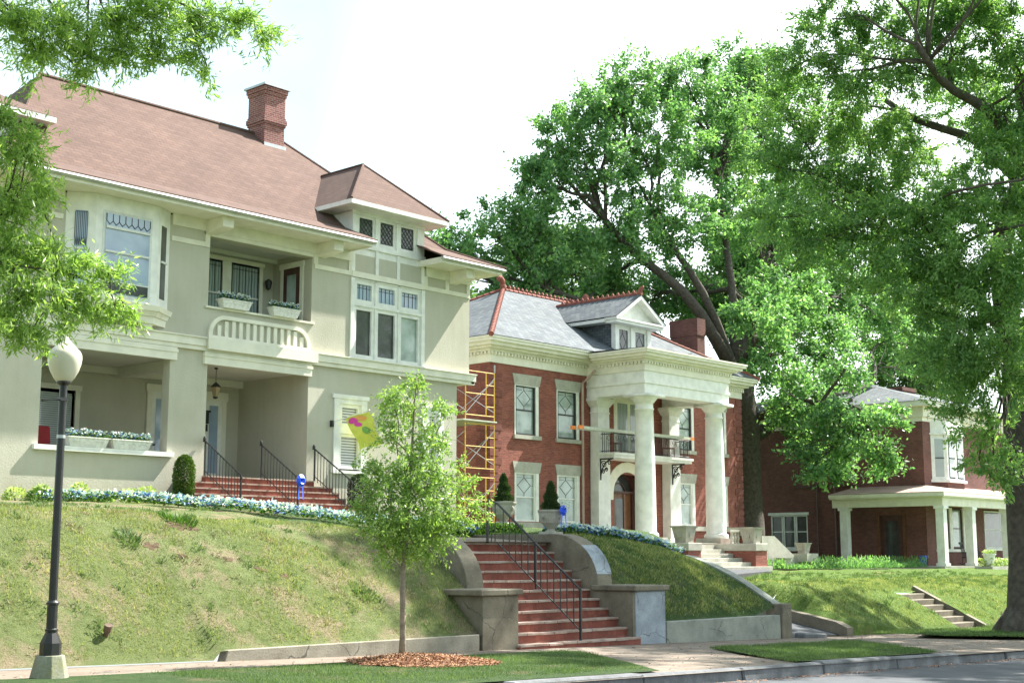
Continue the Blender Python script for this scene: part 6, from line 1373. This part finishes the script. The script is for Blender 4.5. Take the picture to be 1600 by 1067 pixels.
T_ = tree_root('willow_oak', 2.6, 14.2, .2, 'near oak whose slender leafy sprays hang over the lamp at upper left')
tb = MB(); rg = random.Random(51)
tb.tube([(2.6, 14.2, -.2), (2.6, 14.2, .6), (2.7, 14.2, 4), (2.9, 14.2, 7.5)], [.6, .42, .36, .28], 12)
hubs = [(2.9, 14.2, 7.0, .2)]
big((2.8, 14.2, 5.5), (7.0, 13.5, 8.0), .14, .03, 8, .04, .03); big((2.75, 14.2, 4.5), (6.8, 13.7, 4.7), .1, .02, 8, .04, .03); big((6.6, 13.6, 7.9), (9.4, 13.1, 7.95), .028, .01, 8, .03, .02); big((6.4, 13.7, 4.7), (8.2, 13.5, 4.5), .02, .008)
branches(tb, NT, hubs, 9, .016, 7, .005, 1)
tb.build('trunk', M['bark'], T_, True)
crown('crown', NT, M['leaf_near'], T_, 61, 260, .17, 50, .10, .02, .4, .0, .5, 75)

# young tree
YT = [(14.45, 15.05, 4.15, .28), (14.3, 15.1, 3.75, .42), (14.7, 14.95, 3.3, .45), (14.05, 15.2, 3.35, .35), (14.35, 15.1, 2.9, .55), (14.85, 14.9, 2.7, .5), (13.95, 15.25, 2.55, .45), (14.4, 15.0, 2.3, .6), (14.95, 14.85, 2.2, .45), (13.8, 15.3, 2.15, .38),
      (14.3, 15.2, 1.9, .5), (14.75, 14.95, 1.85, .45), (14.1, 15.3, 1.7, .35), (15.35, 14.75, 2.7, .22), (15.4, 14.7, 2.25, .25), (13.75, 15.3, 2.85, .25), (14.05, 15.2, 3.9, .22), (14.85, 14.9, 3.8, .25), (13.55, 15.4, 2.3, .2), (14.5, 15, 1.65, .3)]
T_ = tree_root('young_tree', 14.35, 15.2, 0, 'slender young street tree in a ring of wood mulch')
tb = MB(); tb.tube([(14.35, 15.2, -.1), (14.36, 15.19, .4), (14.33, 15.18, 1.3), (14.4, 15.12, 2.4), (14.42, 15.08, 3.5), (14.46, 15.05, 4.3)], [.065, .045, .038, .028, .018, .006], 8)
hubs = [(14.33, 15.18, 1.35, .02), (14.37, 15.15, 1.9, .02), (14.4, 15.12, 2.4, .018), (14.41, 15.1, 3.0, .014), (14.43, 15.07, 3.6, .01)]
branches(tb, YT, hubs, 3, .014, 5, .005)
tb.build('trunk', M['bark_pale'], T_, True)
crown('crown', YT, M['leaf_young'], T_, 71, 235, .115, 27, .072, .026, .35, .1, .5)
# mulch
def gM(x, y): return zs(x) + .03 + .09 * np.clip(1 - (np.hypot(x - 14.3, (y - 14.7)) / .98) ** 2, 0, 1)
m = MB(); c0 = (14.3, 14.7); P_ = [[(14.3 + math.cos(a) * r_ * (1 + .10 * math.sin(a * 5) + .05 * math.sin(a * 11)), 14.7 + math.sin(a) * r_) for a in np.linspace(0, 6.283, 33)[:-1]] for r_ in (.3, .55, .8, .98)]
def g1(f_, p, dz=0): return (p[0], p[1], float(f_(np.array([p[0]]), np.array([p[1]]))[0]) + dz)
for q in range(32):
    m.face([g1(gM, c0, .01), g1(gM, P_[0][q], .01), g1(gM, P_[0][(q + 1) % 32], .01)])
    for k_ in range(3): m.face([g1(gM, P_[k_][q], .01), g1(gM, P_[k_ + 1][q], .01), g1(gM, P_[k_ + 1][(q + 1) % 32], .01), g1(gM, P_[k_][(q + 1) % 32], .01)])
stuff(m.build('mulch', M['mulch']), 'mound of reddish wood mulch round the young tree', 'mulch')
rng = np.random.default_rng(8); n = 9000; a = rng.uniform(0, 6.283, n); rr_ = 1.12 * rng.uniform(0, 1, n) ** .6; x = 14.3 + np.cos(a) * rr_; y = 14.7 + np.sin(a) * rr_; d = rdir(rng, n); d[:, 2] *= .25; d /= np.linalg.norm(d, axis=1, keepdims=True)
stuff(quadmesh('mulch_chips', leafquads(rng, np.stack([x, y, gM(x, y) + .02 + rng.uniform(0, .02, n)], 1), d, .06, .02, .9), 4, M['chip']), 'loose wood chips scattered over the mulch ring', 'mulch')

# ================================================================ LAMP POST
lx, ly, lz0 = 8.66, 15.2, .06
T_ = thing('street_lamp', (lx, ly, lz0), 'black street lamp with white acorn globe on a tapered concrete foot', 'street lamp')
MB().frus(lx, ly, lz0 - .3, lz0 + .03, .30, .30, .30, .30).lathe(lx, ly, [(.25, lz0 + .0), (.165, lz0 + .36)], 8, math.pi / 8).build('concrete_foot', M['lampbase'], T_, bev=.006)
MB().lathe(lx, ly, [(.125, .42), (.125, .56), (.07, .68), (.065, .70)], 8, math.pi / 8).build('octagonal_base', M['lamp_iron'], T_)
MB().lathe(lx, ly, [(.062, .68), (.075, .70), (.075, .72), (.062, .73), (.062, 1.0), (.075, 1.01), (.075, 1.03), (.055, 1.05), (.05, 1.06), (.046, 3.62), (.06, 3.63), (.09, 3.65), (.09, 3.67), (.06, 3.68)], 16).build('pole', M['lamp_iron'], T_)
MB().lathe(lx, ly, [(.09, 3.67), (.13, 3.72), (.17, 3.80), (.195, 3.88), (.205, 3.95), (.2, 4.0), (.18, 4.04), (.12, 4.1), (.07, 4.15), (.035, 4.2), (.02, 4.24), (.012, 4.27), (0, 4.28)], 28).build('globe', M['globe'], T_, True)
MB().tube([(lx, ly, 3.45), (lx - .26, ly + .02, 3.42)], .008, 5).lathe(lx - .26, ly + .02, [(0, 3.4), (.02, 3.42), (0, 3.44)], 6).box(lx - .055, lx + .055, ly - .055, ly + .055, 3.43, 3.47).build('arm', M['lamp_iron'], T_)
MB().lathe(lx, ly, [(.052, 2.98), (.052, 3.02)], 16).build('band', M['steel'], T_)
